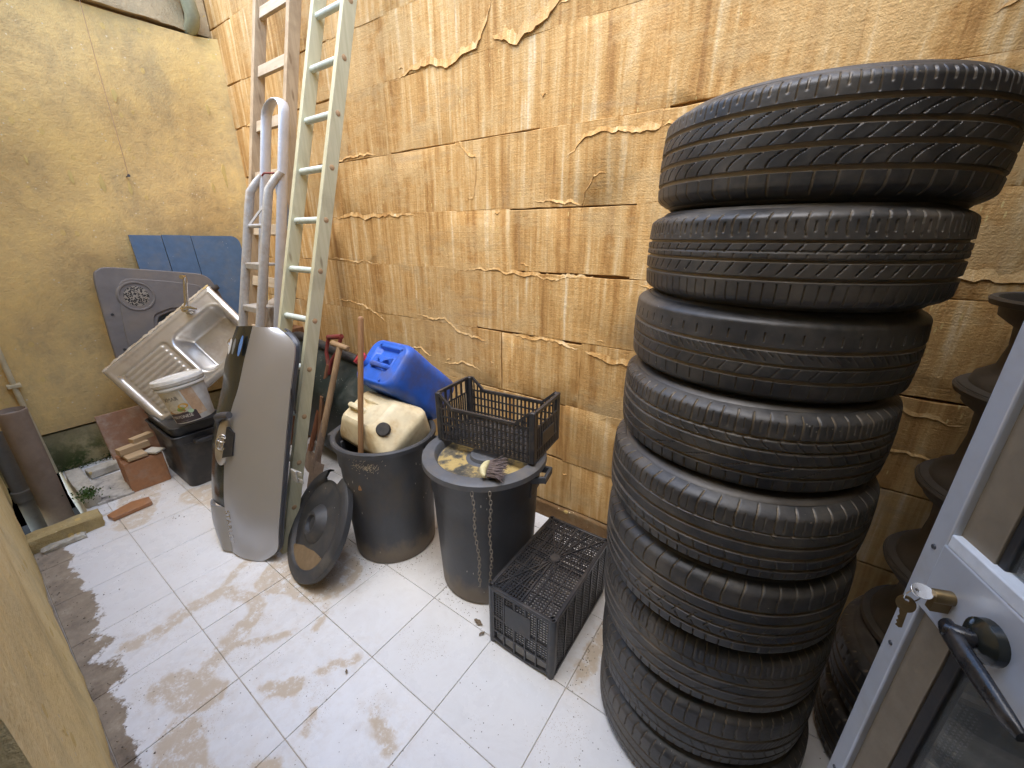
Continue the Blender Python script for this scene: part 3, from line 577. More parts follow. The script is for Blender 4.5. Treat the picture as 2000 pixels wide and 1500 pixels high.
def make_tyre(t, Rr, W, ri, pat, N=840, seed=0, M_=None):
    """tread and two sidewalls of a road tyre lying flat, axis Z, centred on the thing's origin"""
    rg = np.random.default_rng(seed); tw = .455*W*1000; nS = 96
    s = np.linspace(-tw, tw, nS); th = np.linspace(0, 2*PI, N, endpoint=False); C_ = 2*PI*Rr*1000
    S, A = np.meshgrid(s, th*Rr*1000); dep = tread(pat, S*80/tw, A, C_)
    u = S/tw; crown = Rr-.006*np.abs(u)**2.2-.024*np.clip((np.abs(u)-.78)/.22, 0, 1)**2.0
    k = rg.random(3)*6; wear = .0012*np.sin(3*A/C_*2*PI+k[0])+.0008*np.sin(7*A/C_*2*PI+k[1])
    rr = crown-dep*.0011+wear; X, Y, Z = rr*np.cos(th)[:, None], rr*np.sin(th)[:, None], S/1000
    def mk(name, X, Y, Z, gv, par):
        n, m_ = X.shape; v = np.stack([X, Y, Z], -1).reshape(-1, 3).astype(np.float32)
        i = np.arange(n)[:, None]*m_; i2 = ((np.arange(n)+1) % n)[:, None]*m_; j = np.arange(m_-1)[None, :]
        f = np.stack([i+j, i2+j, i2+j+1, i+j+1], -1).reshape(-1, 4).astype(np.int32)
        me = bpy.data.meshes.new(name); me.vertices.add(len(v)); me.vertices.foreach_set('co', v.ravel()); nf = len(f)
        me.loops.add(nf*4); me.loops.foreach_set('vertex_index', f.ravel()); me.polygons.add(nf); me.polygons.foreach_set('loop_start', np.arange(nf, dtype=np.int32)*4)
        me.update(calc_edges=True); me.validate(); me.shade_smooth(); me.set_sharp_from_angle(angle=R(48)); me.materials.append(M_RUBBER)
        at = me.attributes.new('groove', 'FLOAT', 'POINT'); at.data.foreach_set('value', gv.astype(np.float32).ravel()); return link(name, me, par)
    mk('tread', X, Y, Z, np.clip(dep/4.5, 0, 1)**1.3, t)
    for sg in (-1, 1):
        n2 = 160; th2 = np.linspace(0, 2*PI, n2, endpoint=False)
        r0, z0 = Rr-.006-.024, tw/1000
        pr = [(r0, z0), (r0-.006, z0+.006), (r0-.018, W*.49), (r0-.04, W*.50), (r0-.043, W*.504), (r0-.046, W*.50), (ri+.06, W*.485), (ri+.035, W*.46), (ri+.03, W*.462), (ri+.012, W*.43), (ri, W*.40), (ri, W*.36), (ri+.02, W*.36), (r0-.05, W*.42), (Rr-.030, W*.30), (Rr-.022, 0)]
        pr = np.array(pr); X2 = pr[None, :, 0]*np.cos(th2)[:, None]; Y2 = pr[None, :, 0]*np.sin(th2)[:, None]; Z2 = sg*np.repeat(pr[None, :, 1], n2, 0)
        if sg < 0: X2, Y2, Z2 = X2[:, ::-1], Y2[:, ::-1], Z2[:, ::-1]
        mk('sidewall', X2, Y2, Z2, np.full(X2.shape, .12), t)
    return t
ZJ = [0, .200, .402, .612, .830, 1.030, 1.225, 1.412, 1.600, 1.803]
TC = [(-.035,1.130,.312),(-.052,1.145,.312),(-.060,1.148,.312),(-.068,1.142,.313),(-.073,1.147,.312),(-.075,1.185,.310),(-.073,1.213,.309),(-.058,1.212,.310),(-.048,1.238,.318)]
TL = ['worn black tyre at the very bottom of the tall stack, on the tiles', 'worn tyre second from the bottom of the tall stack', 'tyre third from the bottom of the tall stack with zigzag cuts', 'tyre fourth from the bottom of the tall stack with arrow-shaped cuts', 'middle tyre of the tall stack with broad shoulder blocks and white specks',
      'tyre fourth from the top of the stack with long slanting cuts', 'bald-shouldered tyre third from the top with pale dusty grooves', 'tyre second from the top of the stack with three straight grooves', 'large topmost tyre of the tall stack with leaf-shaped cuts']
PT = [7, 7, 6, 5, 4, 3, 2, 1, 0]
for i in range(9):
    t = thing('tyre', TL[i], 'tyre', (TC[i][0], TC[i][1], (ZJ[i]+ZJ[i+1])/2+.002), (R(jit(.5)), R(jit(.5)), R(random.uniform(0, 360))), 'tyres in the tall leaning stack')
    if i == 8: t.rotation_euler = (R(.4), R(-1.2), R(200))
    make_tyre(t, TC[i][2], ZJ[i+1]-ZJ[i]+.006, .195, PT[i], 1080 if i > 2 else 760, i)
for i, (z, lb) in enumerate(((.10, 'lower black tyre on the floor behind the glass door'), (.305, 'upper black tyre of the pair on the floor behind the glass door'))):
    t = thing('tyre', lb, 'tyre', (.625, 1.37+.01*i, z), (0, 0, R(40*i)), 'pair of tyres behind the door'); make_tyre(t, .315, .205, .20, 7, 420, 20+i)
# steel wheel rims piled on that pair
def make_rim(t, r_=.205, w_=.25):
    h = w_/2; pr = [(r_-.012, h+.004), (r_, h+.006), (r_+.004, h), (r_, h-.012), (r_-.018, h-.016), (r_-.022, h-.04), (r_-.055, h-.065), (r_-.060, 0), (r_-.052, -h+.06), (r_-.022, -h+.036), (r_-.018, -h+.016), (r_, -h+.012), (r_+.004, -h), (r_, -h-.006), (r_-.012, -h-.004),
          (r_-.028, -h+.02), (r_-.030, -h+.04), (r_-.062, -h+.066), (r_-.068, 0), (r_-.062, h-.07), (r_-.030, h-.044), (r_-.026, h-.02)]
    b = MB(); b.lathe(pr, 56, closed=True); part(b, 'barrel', M_RIMST, t, ang=50)
    b = MB(); b.lathe([(.14, h-.11), (.125, h-.085), (.10, h-.075), (.07, h-.085), (.05, h-.07), (.032, h-.07), (.032, h-.076), (.07, h-.092), (.14, h-.118)], 40); part(b, 'disc', M_RIMST, t, ang=50)
    for k in range(4):
        a = k*PI/2+.4; b = MB(); b.lathe([(0, .012), (.009, .012), (.011, 0), (0, 0)], 6, Matrix.Translation((.05*math.cos(a), .05*math.sin(a), h-.075))); part(b, 'wheel_nut', M_CHAIN, t)
    return t
M_RIMST = worn('dusty_wheel_steel', (.085,.078,.068), .55, metal=.4, dirt=(.16,.125,.085), amt=.6, dscale=6)
zz = .415
for i, lb in enumerate(('lowest steel wheel rim behind the glass door, resting on a tyre', 'second steel wheel rim from the bottom, behind the door edge', 'third steel wheel rim of the pile behind the door', 'topmost steel wheel rim with open mouth beside the right edge')):
    w_ = (.235, .27, .275, .225)[i]; zz += w_/2
    t = thing('wheel_rim', lb, 'wheel rim', (.566+.005*i, 1.45+.004*i, zz), (0, 0, i*.7), 'steel rims piled behind the door'); make_rim(t, .205, w_); zz += w_/2-.004

# ================================================================== BINS
def bin_body(t, cx, cy, H_=.655, rt_=.250, rb=.208, hang=0.0):
    th = .004; z1, z2 = H_*.78, H_*.80; f = lambda z: rb+(rt_-.022-rb)*z/H_
    pr = [(0, .010), (rb-.03, .010), (rb-.02, .0), (rb-.006, .0), (rb, .010)]
    for k in range(1, 9): pr.append((f(z1*k/8), z1*k/8))
    pr += [(f(z2)+.006, z2), (f(H_)+.004, H_-.035), (rt_-.014, H_-.03), (rt_-.002, H_-.028), (rt_, H_-.020), (rt_, H_-.006), (rt_-.006, H_), (rt_-.016, H_), (rt_-.024, H_-.006), (rt_-.026, H_-.03), (rb-th-.004, .014), (0, .014)]
    b = MB(); n = 72; k = len(pr); vs = []
    for i in range(n):
        a = 2*PI*i/n
        for j, (r_, z) in enumerate(pr):
            q = r_
            if 5 <= j <= 12 and i % 9 == 0: q -= .003           # moulded vertical seams
            q *= 1+.006*math.sin(2*a+1)*(z/H_)
            vs.append((q*math.cos(a), q*math.sin(a), z))
    b.add(vs, [(i*k+j, ((i+1) % n)*k+j, ((i+1) % n)*k+j+1, i*k+j+1) for i in range(n) for j in range(k-1)])
    part(b, 'body', M_BIN, t, ang=40)
    for s_ in (0, PI):
        M_ = Matrix.Rotation(s_+hang, 4, 'Z'); b = MB(); P = lambda x, y, z: M_ @ Vector((x, y, z))
        z = H_-.055; r0 = rt_-.03
        for y in (-.05, .05): b.bar(P(r0, y, z), P(r0+.062, y*.8, z+.012), .012, .030, (0,0,1))
        b.bar(P(r0+.060, -.046, z+.010), P(r0+.060, .046, z+.010), .014, .030, (0,0,1))
        b.bar(P(r0-.002, -.055, z-.045), P(r0-.002, .055, z-.045), .020, .075, (0,0,1))
        part(b, 'handle', M_BIN, t, bevel=.003)
bin1 = thing('dustbin', 'dark grey round dustbin filled with plastic cans and a broom stick', 'bin', (-1.553, 1.10, 0), (0, 0, 0), 'grey round dustbins'); bin_body(bin1, 0, 0, .650, .250, .207, R(205))
bin2 = thing('dustbin', 'dark grey round dustbin with a lid, brush and black crate on top', 'bin', (-1.003, 1.209, 0), (0, 0, .4), 'grey round dustbins'); bin_body(bin2, 0, 0, .652, .262, .216, R(170))
# lid lying on the second bin, dished, with dried sand and a puddle
lid2 = thing('bin_lid', 'round lid lying on the second bin with sandy water in its dish', 'lid', (-1.003, 1.209, .652))
LIDP = [(0, -.002), (.058, -.002), (.062, -.004), (.066, -.020), (.10, -.026), (.195, -.028), (.207, -.022), (.214, .008), (.220, .014), (.262, .012), (.272, .006), (.274, -.016), (.268, -.016), (.266, .001), (.224, .006), (.216, -.002), (.209, -.034), (.066, -.034), (.05, -.010), (0, -.008)]
b = MB(); b.lathe(LIDP, 72); part(b, 'dish', M_BINRIM, lid2, ang=40)
b = MB(); rows = []; rg = random.Random(5)
for i in range(48):
    a = 2*PI*i/48; rows.append([(r_*math.cos(a), r_*math.sin(a), z) for r_, z in ((.068+.012*math.sin(3*a), -.0235), (.12, -.0225), (.19, -.0215), (.204+.003*math.sin(5*a), -.0205))])
b.loft(rows, close_u=True)
bb = NB('wet_sand'); v = bb.obj(); n = bb.noise(v, 9, 7, .72); g = bb.noise(v, 120, 3); c = bb.ramp(n, [(.40, (.07,.07,.065)), (.48, (.20,.165,.10)), (.53, (.45,.33,.13)), (.68, (.52,.39,.17))])
M_WETSAND = bb.out(c, bb.math('ADD', bb.math('MULTIPLY', n, .5), .12), 0, bb.bump(g, .4, .004)); part(b, 'sand_film', M_WETSAND, lid2, ang=60)
# brush lying on the lid
br = thing('hand_brush', 'cream-backed brush with splayed grey bristles on the lid', 'brush', (0, 0, 0))
frame(br, (.88, .45, .10), (-.45, .88, .05), (-.08, -.09, 1), (-.845, 1.075, .695))
b = MB(); rows = []
for i in range(13):
    t_ = i/12; y = -.052+.104*t_; w_ = .017*math.sin(PI*min(1, max(0, t_*.94+.03)))**.45; rows.append([(-.032+w_*math.cos(a)*.9-.012*(1-(2*t_-1)**2), y, w_*1.05*math.sin(a)) for a in np.linspace(0, 2*PI, 13)[:-1]])
b.loft(rows, close_v=True, cap=True); part(b, 'back', M_CREAMPAINT, br, ang=60)
b = MB(); rg = random.Random(2)
for i in range(230):
    y, z = rg.uniform(-.045, .045), rg.uniform(-.012, .012); l = rg.uniform(.045, .072); dy, dz = rg.gauss(y*.25, .012), rg.gauss(-.004, .008)
    b.tube([(-.024, y, z), (-.024+l*.6, y+dy*.4, z+dz*.4), (-.024+l, y+dy, z+dz)], [.0013, .0012, .0008], 4, False)
o = part(b, 'bristles', M_BRISTLE, br); o['kind'] = 'stuff'
# chain looped over the rim of the second bin
ch = thing('chain', 'light steel chain hanging in two strands down the front of the second bin', 'chain', (-.885, .955, .64))
b = MB(); path = [(.0045*(-1 if 5 < k < 16 else 1)*0+.0052*math.cos(2*PI*k/20)*(1), 0, .0085*math.sin(2*PI*k/20)+(.0035 if math.sin(2*PI*k/20) >= 0 else -.0035)) for k in range(20)]
b.tube(path, .0019, 6, closed=True); LINK = b.mesh('link', M_CHAIN, 60)
def strand(top, bot, n):
    for k in range(n):
        f = k/(n-1); p = Vector(top).lerp(Vector(bot), f)+Vector((.004*math.sin(k*.5), 0, 0)); o = link('link', LINK, ch); o.location = p-Vector(ch.location); o.rotation_euler = (jit(.12), jit(.12), R(25+(90 if k % 2 else 0))+jit(.25))
strand((-.873, .969, .628), (-.842, .968, .20), 24); strand((-.814, 1.004, .632), (-.802, .985, .185), 25)
# broken lid leaning on the first bin
l1 = thing('bin_lid', 'cracked dusty dark lid leaning against the first bin', 'lid', (0,0,0))
nz = Vector((-.20, -.80, .565)).normalized(); xx = nz.cross(Vector((0,0,1))).normalized(); frame(l1, xx, nz.cross(xx), nz, (-1.712, .775, .222))
LP2 = [(0, .030), (.028, .030), (.034, .026), (.040, .044), (.052, .046), (.085, .020), (.092, .010), (.19, .006), (.205, .004), (.212, .020), (.220, .024), (.256, .018), (.266, .010), (.268, -.014), (.262, -.014), (.258, .004), (.222, .014), (.212, .008), (.205, -.004), (.09, .002), (.05, .034), (0, .020)]
def broken(prof, a0, a1, n=60):
    b = MB(); b.lathe(prof, n, None, False, a0, a1); return b
part(broken(LP2[:9]+LP2[-5:], 0, 2*PI, 72), 'dish', M_LIDDUST if 'M_LIDDUST' in globals() else worn('dusty_black_lid', (.040,.041,.044), .5, dirt=(.17,.145,.11), amt=.6, dscale=5, speck=.5), l1, ang=40)
part(broken(LP2[7:18], R(-62), R(262), 70), 'rim', bpy.data.materials['dusty_black_lid'], l1, ang=40)
b = MB(); rows = []
for i in range(25):
    a = R(58)+R(100)*i/24; a += 0; e = math.sin(PI*i/24); rows.append([(r_*math.cos(a), r_*math.sin(a), z) for r_, z in ((.205-.10*e**.6, .0085), (.19-.04*e, .0105), (.208, .012))])
b.loft(rows); part(b, 'dried_mud', worn('dried_brown_mud', (.20,.135,.07), .7, dirt=(.32,.24,.15), amt=.6, dscale=12), l1, ang=60)

# ================================================================== CANS AND STICK
def can(t, w_, d_, h_, mat, levels, pockets, rad=.05, n=8):
    """blow-moulded can: rings (z, scale x, scale y) then a top face with pockets"""
    b = MB(); rows = []
    for z, sx, sy in levels: rows.append([(x, y, z) for x, y in rrect(w_*sx, d_*sy, rad*min(sx, sy), n)])
    zt, sx, sy = levels[-1]; base = rrect(w_*sx, d_*sy, rad*min(sx, sy), n)
    for k in range(1, 25):
        f = 1-k/24; r_ = []
        for x, y in base:
            x2, y2 = x*f, y*f; dz = .006*(1-f)
            if f > .93: dz = .004*(1-f)/.07
            for cx, cy, pw, ph, dep in pockets:
                q = max(abs(x2-cx)/(pw/2), abs(y2-cy)/(ph/2)); dz -= dep*min(1, max(0, (1.15-q)/.35))
            r_.append((x2, y2, zt+dz))
        rows.append(r_)
    b.loft(rows, close_v=True); k = len(base); b.f.append(tuple(range(k-1, -1, -1))); return part(b, 'body', mat, t, ang=50)
blue = thing('jerrycan', 'blue plastic jerrycan with red cap tipped against the wall', 'jerrycan', (0,0,0), group='plastic cans in the first bin')
ax = Vector((-.05, -.70, .70)).normalized(); X = Vector((1, -.05, .02)); X = (X-ax*X.dot(ax)).normalized(); Y = ax.cross(X)
frame(blue, X, Y, ax, Vector((-1.585, 1.15, .985))-ax*.395); blue.scale = (1.04, 1.04, 1.03)
can(blue, .29, .235, .38, M_BLUEP, [(0,.86,.84),(.006,.93,.92),(.03,1,1),(.12,1.0,1.0),(.20,.985,.98),(.30,1,1),(.345,1,1),(.366,.97,.965),(.375,.92,.91),(.378,.90,.885)], [(-.0, .052, .15, .040, .022), (.012, -.022, .10, .030, .045)], .055)
b = MB(); b.lathe([(0, .026), (.020, .026), (.024, .022), (.026, 0), (.024, -.012), (0, -.012)], 20, Matrix.Translation((-.118, -.02, .395)) @ Matrix.Rotation(R(-25), 4, 'Y'));
b.lathe([(.026, .028), (.0315, .026), (.0325, .004), (.026, .0)], 20, Matrix.Translation((-.118, -.02, .395)) @ Matrix.Rotation(R(-25), 4, 'Y')); part(b, 'cap', M_RED, blue, ang=40)
b = MB(); b.lathe([(.028, .0), (.028, -.03)], 20, Matrix.Translation((-.112, -.02, .39)) @ Matrix.Rotation(R(-25), 4, 'Y')); part(b, 'neck', M_BLUEP, blue)
b = MB(); b.tube([(-.06, -.018, .366), (-.045, -.02, .388), (-.02, -.022, .392), (.03, -.022, .392), (.06, -.02, .386), (.072, -.018, .366)], [.012, .013, .013, .013, .013, .012], 10); part(b, 'handle', M_BLUEP, blue)
for x, y in ((-.07, .085), (.09, .08), (.06, -.088)):
    b = MB(); b.lathe([(0, .005), (.005, .004), (.006, 0)], 8, Matrix.Translation((x, y, .382))); part(b, 'stud', M_BLUEP, blue)
white = thing('jerrycan', 'cream plastic can with black cap standing in the first bin', 'jerrycan', (0,0,0), group='plastic cans in the first bin')
ax = Vector((-.06, -.50, .86)).normalized(); X = Vector((1, -.10, .06)); X = (X-ax*X.dot(ax)).normalized(); Y = ax.cross(X)
frame(white, X, Y, ax, Vector((-1.572, 1.035, .785))-ax*.345); white.scale = (1.06, 1.06, 1.05)
can(white, .42, .30, .33, M_WHITEP, [(0,.62,.62),(.01,.70,.70),(.08,.80,.80),(.18,.92,.92),(.205,.95,.95),(.222,.94,.94),(.232,.90,.90),(.305,.66,.62),(.318,.60,.56),(.323,.55,.50)], [(-.055, .01, .09, .05, .020)], .05)
b = MB(); b.lathe([(0, .024), (.026, .024), (.030, .020), (.031, 0), (0, 0)], 22, Matrix.Translation((.140, -.045, .284)) @ Matrix.Rotation(R(42), 4, 'Y') @ Matrix.Rotation(R(12), 4, 'X')); part(b, 'cap', M_CAPBLK, white, ang=40)
b = MB(); b.tube([(-.11, -.02, .318), (-.09, -.022, .345), (-.05, -.024, .35), (-.01, -.022, .343), (.01, -.02, .318)], .013, 10); part(b, 'handle', M_WHITEP, white)
sk = thing('broom_stick', 'brown round broom stick standing in the first bin', 'stick', (-1.495, .895, .45))
b = MB(); b.tube([(-1.495, .895, .44), (-1.508, .96, .83), (-1.522, 1.028, 1.215), (-1.5225, 1.0295, 1.222), (-1.523, 1.030, 1.226)], [.0125, .0125, .0125, .010, .005], 14); part(b, 'shaft', M_STICK, sk, True)

# ================================================================== CRATES
def grid_panel(O, U, V, us, vs, bw, th, frame_w=None, skip=None):
    """lattice of bars between O, O+U, O+V; us/vs = bar positions 0..1"""
    b = MB(); O, U, V = Vector(O), Vector(U), Vector(V); N = U.cross(V).normalized()
    for u in us: b.bar(O+U*u, O+U*u+V, bw, th, N)
    for v in vs: b.bar(O+V*v, O+V*v+U, bw*.9, th*.86, N)
    return b
lin = lambda n, a=0, c=1: [a+(c-a)*i/(n-1) for i in range(n)]
# upper produce crate
c1 = thing('produce_crate', 'black slotted produce crate standing on the second bin', 'crate', (0,0,0), group='black plastic crates')
X = Vector((.4852, .055, .004)); frame(c1, X, Vector((-.055, .4852, 0)), Vector((0,0,1)), (-1.235, 1.158, .671))
Lx, Ly, Hh, lo = .487, .262, .228, .165
for x in (0, Lx):
    for y in (0, Ly):
        b = MB(); b.bar((x+(.010 if x == 0 else -.010), y+(.010 if y == 0 else -.010), 0), (x+(.010 if x == 0 else -.010), y+(.010 if y == 0 else -.010), Hh), .024, .024, (1,0,0)); part(b, 'corner_post', M_BLACKP, c1, bevel=.004)
for y in (.002, Ly-.002):
    b = grid_panel((.02, y, .004), (Lx-.04, 0, 0), (0, 0, lo-.008), lin(22, .02, .98), lin(5, 0, .98), .0085, .005)
    for i in range(0): pass
    b.bar((.02, y, Hh-.004), (.085, y, lo), .012, .010, (0,1,0)); b.bar((.085, y, lo), (Lx-.085, y, lo), .012, .012, (0,1,0)); b.bar((Lx-.085, y, lo), (Lx-.02, y, Hh-.004), .012, .010, (0,1,0))
    for x in (.03, .05, .068): 
        for q in (x, Lx-x): b.bar((q, y, lo-.01), (q, y, lo+(Hh-lo)*(1-(x-.02)/.065)), .006, .005, (0,1,0))
    part(b, 'side_panel', M_BLACKP, c1)
for x in (.002, Lx-.002):
    b = grid_panel((x, .02, .004), (0, Ly-.04, 0), (0, 0, .150), lin(13, .03, .97), [0, .30, .98], .0075, .005)
    b.bar((x, .02, Hh-.006), (x, Ly-.02, Hh-.006), .014, .012, (1,0,0))
    for y in lin(6, .03, Ly-.03): b.bar((x, y, .150), (x, y, Hh-.01), .011, .006, (1,0,0))
    part(b, 'end_panel', M_BLACKP, c1)
b = MB(); b.box((Lx+.003, Ly/2, .085), (.004, .12, .060)); part(b, 'name_plate', M_BLACKP, c1, bevel=.001)
b = grid_panel((.012, .012, .003), (Lx-.024, 0, 0), (0, Ly-.024, 0), lin(30), lin(15), .0065, .004); part(b, 'base', M_BLACKP, c1)
# lower crate, upside down on the floor
c2 = thing('upturned_crate', 'black mesh crate lying upside down on the floor tiles', 'crate', (-.76, .917, 0), (0, 0, R(.8)), group='black plastic crates')
Lx, Ly, Hh = .288, .492, .288
for x in (.011, Lx-.011):
    for y in (.011, Ly-.011):
        b = MB(); b.lathe([(.0105, Hh+.004), (.0145, Hh+.004), (.0150, Hh-.002), (.0150, .03), (.013, .0), (.009, .0), (.009, Hh-.02), (.0105, Hh-.02)], 16, Matrix.Translation((x, y, 0)), closed=True); part(b, 'corner_post', M_BLACKP, c2)
b = grid_panel((.012, .012, Hh-.004), (Lx-.024, 0, 0), (0, Ly-.024, 0), lin(22), lin(37), .0045, .0045); part(b, 'base_mesh', M_BLACKP, c2)
b = MB(); cx, cy = Lx/2, Ly*.54
for x, y in ((.02,.02),(Lx-.02,.02),(.02,Ly-.02),(Lx-.02,Ly-.02),(Lx/2,.012),(Lx/2,Ly-.012),(.012,cy),(Lx-.012,cy),(.08,.012),(Lx-.08,.012),(.08,Ly-.012),(Lx-.08,Ly-.012)): b.bar((cx, cy, Hh-.001), (x, y, Hh-.001), .0045, .008, (0,0,1))
for q in lin(5, .15, .85): b.bar((.012, Ly*q, Hh-.0015), (Lx-.012, Ly*q, Hh-.0015), .004, .0065, (0,0,1))
for q in lin(4, .2, .8): b.bar((Lx*q, .012, Hh-.0013), (Lx*q, Ly-.012, Hh-.0013), .004, .0069, (0,0,1))
b.lathe([(0, .005), (.022, .005), (.024, -.004)], 16, Matrix.Translation((cx, cy, Hh))); part(b, 'base_ribs', M_BLACKP, c2)
b = MB()
for p, q in (((.012,.004),(Lx-.012,.004)), ((.012,Ly-.004),(Lx-.012,Ly-.004)), ((.004,.012),(.004,Ly-.012)), ((Lx-.004,.012),(Lx-.004,Ly-.012))): b.bar((*p, Hh-.006), (*q, Hh-.006), .014, .018, (0,0,1))
part(b, 'base_rim', M_BLACKP, c2, bevel=.003)
for y in (.003, Ly-.003):
    b = grid_panel((.022, y, .075), (Lx-.044, 0, 0), (0, 0, Hh-.09), lin(20), lin(17), .0035, .0035)
    for x in lin(6, .022, Lx-.022): b.bar((x, y-.001, .012), (x, y-.001, Hh-.012), .0065, .008, (0,1,0))
    for z in (.075, .15): b.bar((.02, y-.001, z), (Lx-.02, y-.001, z), .007, .009, (0,1,0))
    pts = [(x, y, .010+.022*(2*x/Lx-1)**2) for x in lin(9, .012, Lx-.012)]
    for p, q in zip(pts[:-1], pts[1:]): b.bar(p, q, .010, .012, (0,1,0))
    part(b, 'end_panel', M_BLACKP, c2)
b = MB(); b.box((Lx*.47, -.0015, .19), (.115, .005, .10)); part(b, 'name_plate', M_BLACKP, c2, bevel=.001)
for x in (.003, Lx-.003):
    b = grid_panel((x, .022, .012), (0, Ly-.044, 0), (0, 0, Hh-.03), lin(38), lin(20), .0040, .0038)
    for y in lin(7, .022, Ly-.022): b.bar((x, y, .010), (x, y, Hh-.012), .008, .009, (1,0,0))
    b.bar((x, .02, .012), (x, Ly-.02, .012), .012, .012, (1,0,0)); part(b, 'side_panel', M_BLACKP, c2)

# ================================================================== LADDERS
ld = thing('wooden_ladder', 'long pale green wooden ladder with round rungs leaning on the stone wall', 'ladder', (-2.07, .67, 0))
sl = .2986; D = Vector((0, sl, 1)).normalized(); N = Vector((0, -1, sl)).normalized()
for x in (-2.197, -1.938):
    b = MB(); a = Vector((x, .664, 0))-N*.034; b.bar(a-D*0+Vector((0,0,.004)), a+D*3.62, .027, .066, N); o = part(b, 'rail', M_GREENWOOD, ld, True, bevel=.003)
    for z in np.arange(.24, 3.2, .2315):
        b = MB(); p = Vector((x+.0135, .664+sl*z, z))-N*.034; b.lathe([(0, .002), (.010, .002), (.013, 0)], 12, Matrix.Translation(p) @ Matrix.Rotation(PI/2, 4, 'Y')); part(b, 'rung_end', M_HANDLE, ld, True)
for k in range(14):
    z = .24+.2315*k; p = Vector((0, .664+sl*z, z))-N*.030; b = MB(); b.tube([(-2.19, p.y, p.z), (-1.945, p.y, p.z)], .0155, 14); part(b, 'rung', M_RUNG, ld, True)
bl = thing('plank_ladder', 'tall rough brown wooden ladder with flat boards for rungs near the corner', 'ladder', (-2.8, .92, 0))
sl = .232; D = Vector((0, sl, 1)).normalized(); N = Vector((0, -1, sl)).normalized()
for x in (-2.99, -2.595):
    b = MB(); a = Vector((x, .917, 0))-N*.04+Vector((0,0,.01)); pts = [a+D*(3.5*k/8) for k in range(9)]
    b.bar(a, a+D*3.5, .034, .070, N); part(b, 'rail', M_BROWNWOOD, bl, True, bevel=.004)
M_LIGHTBOARD = mat_wood('pale_pink_board', (.46,.36,.24), (.57,.47,.34), 'x', .75, .3)
for z in (.35, .66, .97, 1.28, 1.59, 1.90, 2.19, 2.49, 2.80, 3.1):
    p = Vector((0, .917+sl*z, z))-N*.036; b = MB(); b.bar((-2.97, p.y, p.z), (-2.615, p.y, p.z), .062, .022, N); part(b, 'rung', M_LIGHTBOARD, bl, True, bevel=.003)
sp_ = thing('step_ladder', 'folded aluminium step ladder with a hooped handrail', 'ladder', (-2.52, .8, 0))
sl = .222; y0 = .860
P = lambda x, z, o=0: (x, y0+sl*z-o, z)
b = MB(); path = [P(-2.615, .02), P(-2.615, .7), P(-2.615, 1.4), P(-2.615, 2.10)]+[P(-2.517+.098*math.cos(a), 2.16+.075*math.sin(a)) for a in np.linspace(PI, 0, 9)]+[P(-2.419, 2.10), P(-2.419, 1.4), P(-2.419, .7), P(-2.419, .02)]
def flat_tube(path, w_, d_, n=10):
    """oval-section bent tube"""
    b = MB(); b.tube(path, 1.0, n); k = len(path); vs = []
    for i in range(k):
        c = Vector(path[i]);
        for j in range(n):
            o = Vector(b.v[i*n+j])-c; vs.append(tuple(c+Vector((o.x*w_, o.y*d_, o.z*w_))))
    b.v = vs; return b
part(flat_tube(path, .009, .030, 14), 'rear_hoop', M_ALU, sp_, True, ang=50)
sl2, y2 = .262, .715; Q = lambda x, z: (x, y2+sl2*z, z)
for x in (-2.628, -2.418):
    part(flat_tube([Q(x, .02), Q(x, .6), Q(x, 1.2), Q(x, 1.70), (x, y2+sl2*1.78+.002, 1.78), (x+.004, y2+sl2*1.84+.03, 1.835), (x+.008, y0+sl*1.86-.012, 1.868)], .011, .026, 14), 'front_leg', M_ALUOLD, sp_, True, ang=50)
for z, r_ in ((1.60, .011),):
    b = MB(); b.tube([(-2.63, y2+sl2*z+.005, z), (-2.415, y2+sl2*z+.005, z)], r_, 12); part(b, 'cross_tube', M_ALU, sp_, True)
for z in (.45, .72, 1.0, 1.17, 1.40):
    b = MB(); b.box((-2.523, y2+sl2*z+.035, z), (.20, .085, .012)); b.box((-2.523, y2+sl2*z-.008, z-.012), (.20, .006, .030)); part(b, 'step', M_ALUOLD, sp_, True, bevel=.002)
b = MB(); b.bar((-2.62, y2+sl2*1.60, 1.60), (-2.50, y2+sl2*1.72+.05, 1.74), .014, .006, (0,1,0)); part(b, 'brace', M_ALU, sp_, True)
b = MB(); b.box((-2.47, y0+sl*1.72+.03, 1.72), (.085, .012, .28)); part(b, 'top_step', worn('ribbed_grey_plastic', (.27,.31,.38), .5, amt=.2), sp_, True, bevel=.002)
for k in range(11):
    b = MB(); b.box((-2.47, y0+sl*(1.60+.024*k)+.02, 1.60+.024*k), (.08, .006, .005)); part(b, 'tread_rib', M_DKMETAL, sp_, True)
b = MB(); b.tube([(-2.60, 1.25, 1.865), (-2.57, 1.25, 1.875), (-2.53, 1.252, 1.872), (-2.47, 1.255, 1.868)], .005, 8); part(b, 'hinge_pin', M_REDPAINT, sp_, True)

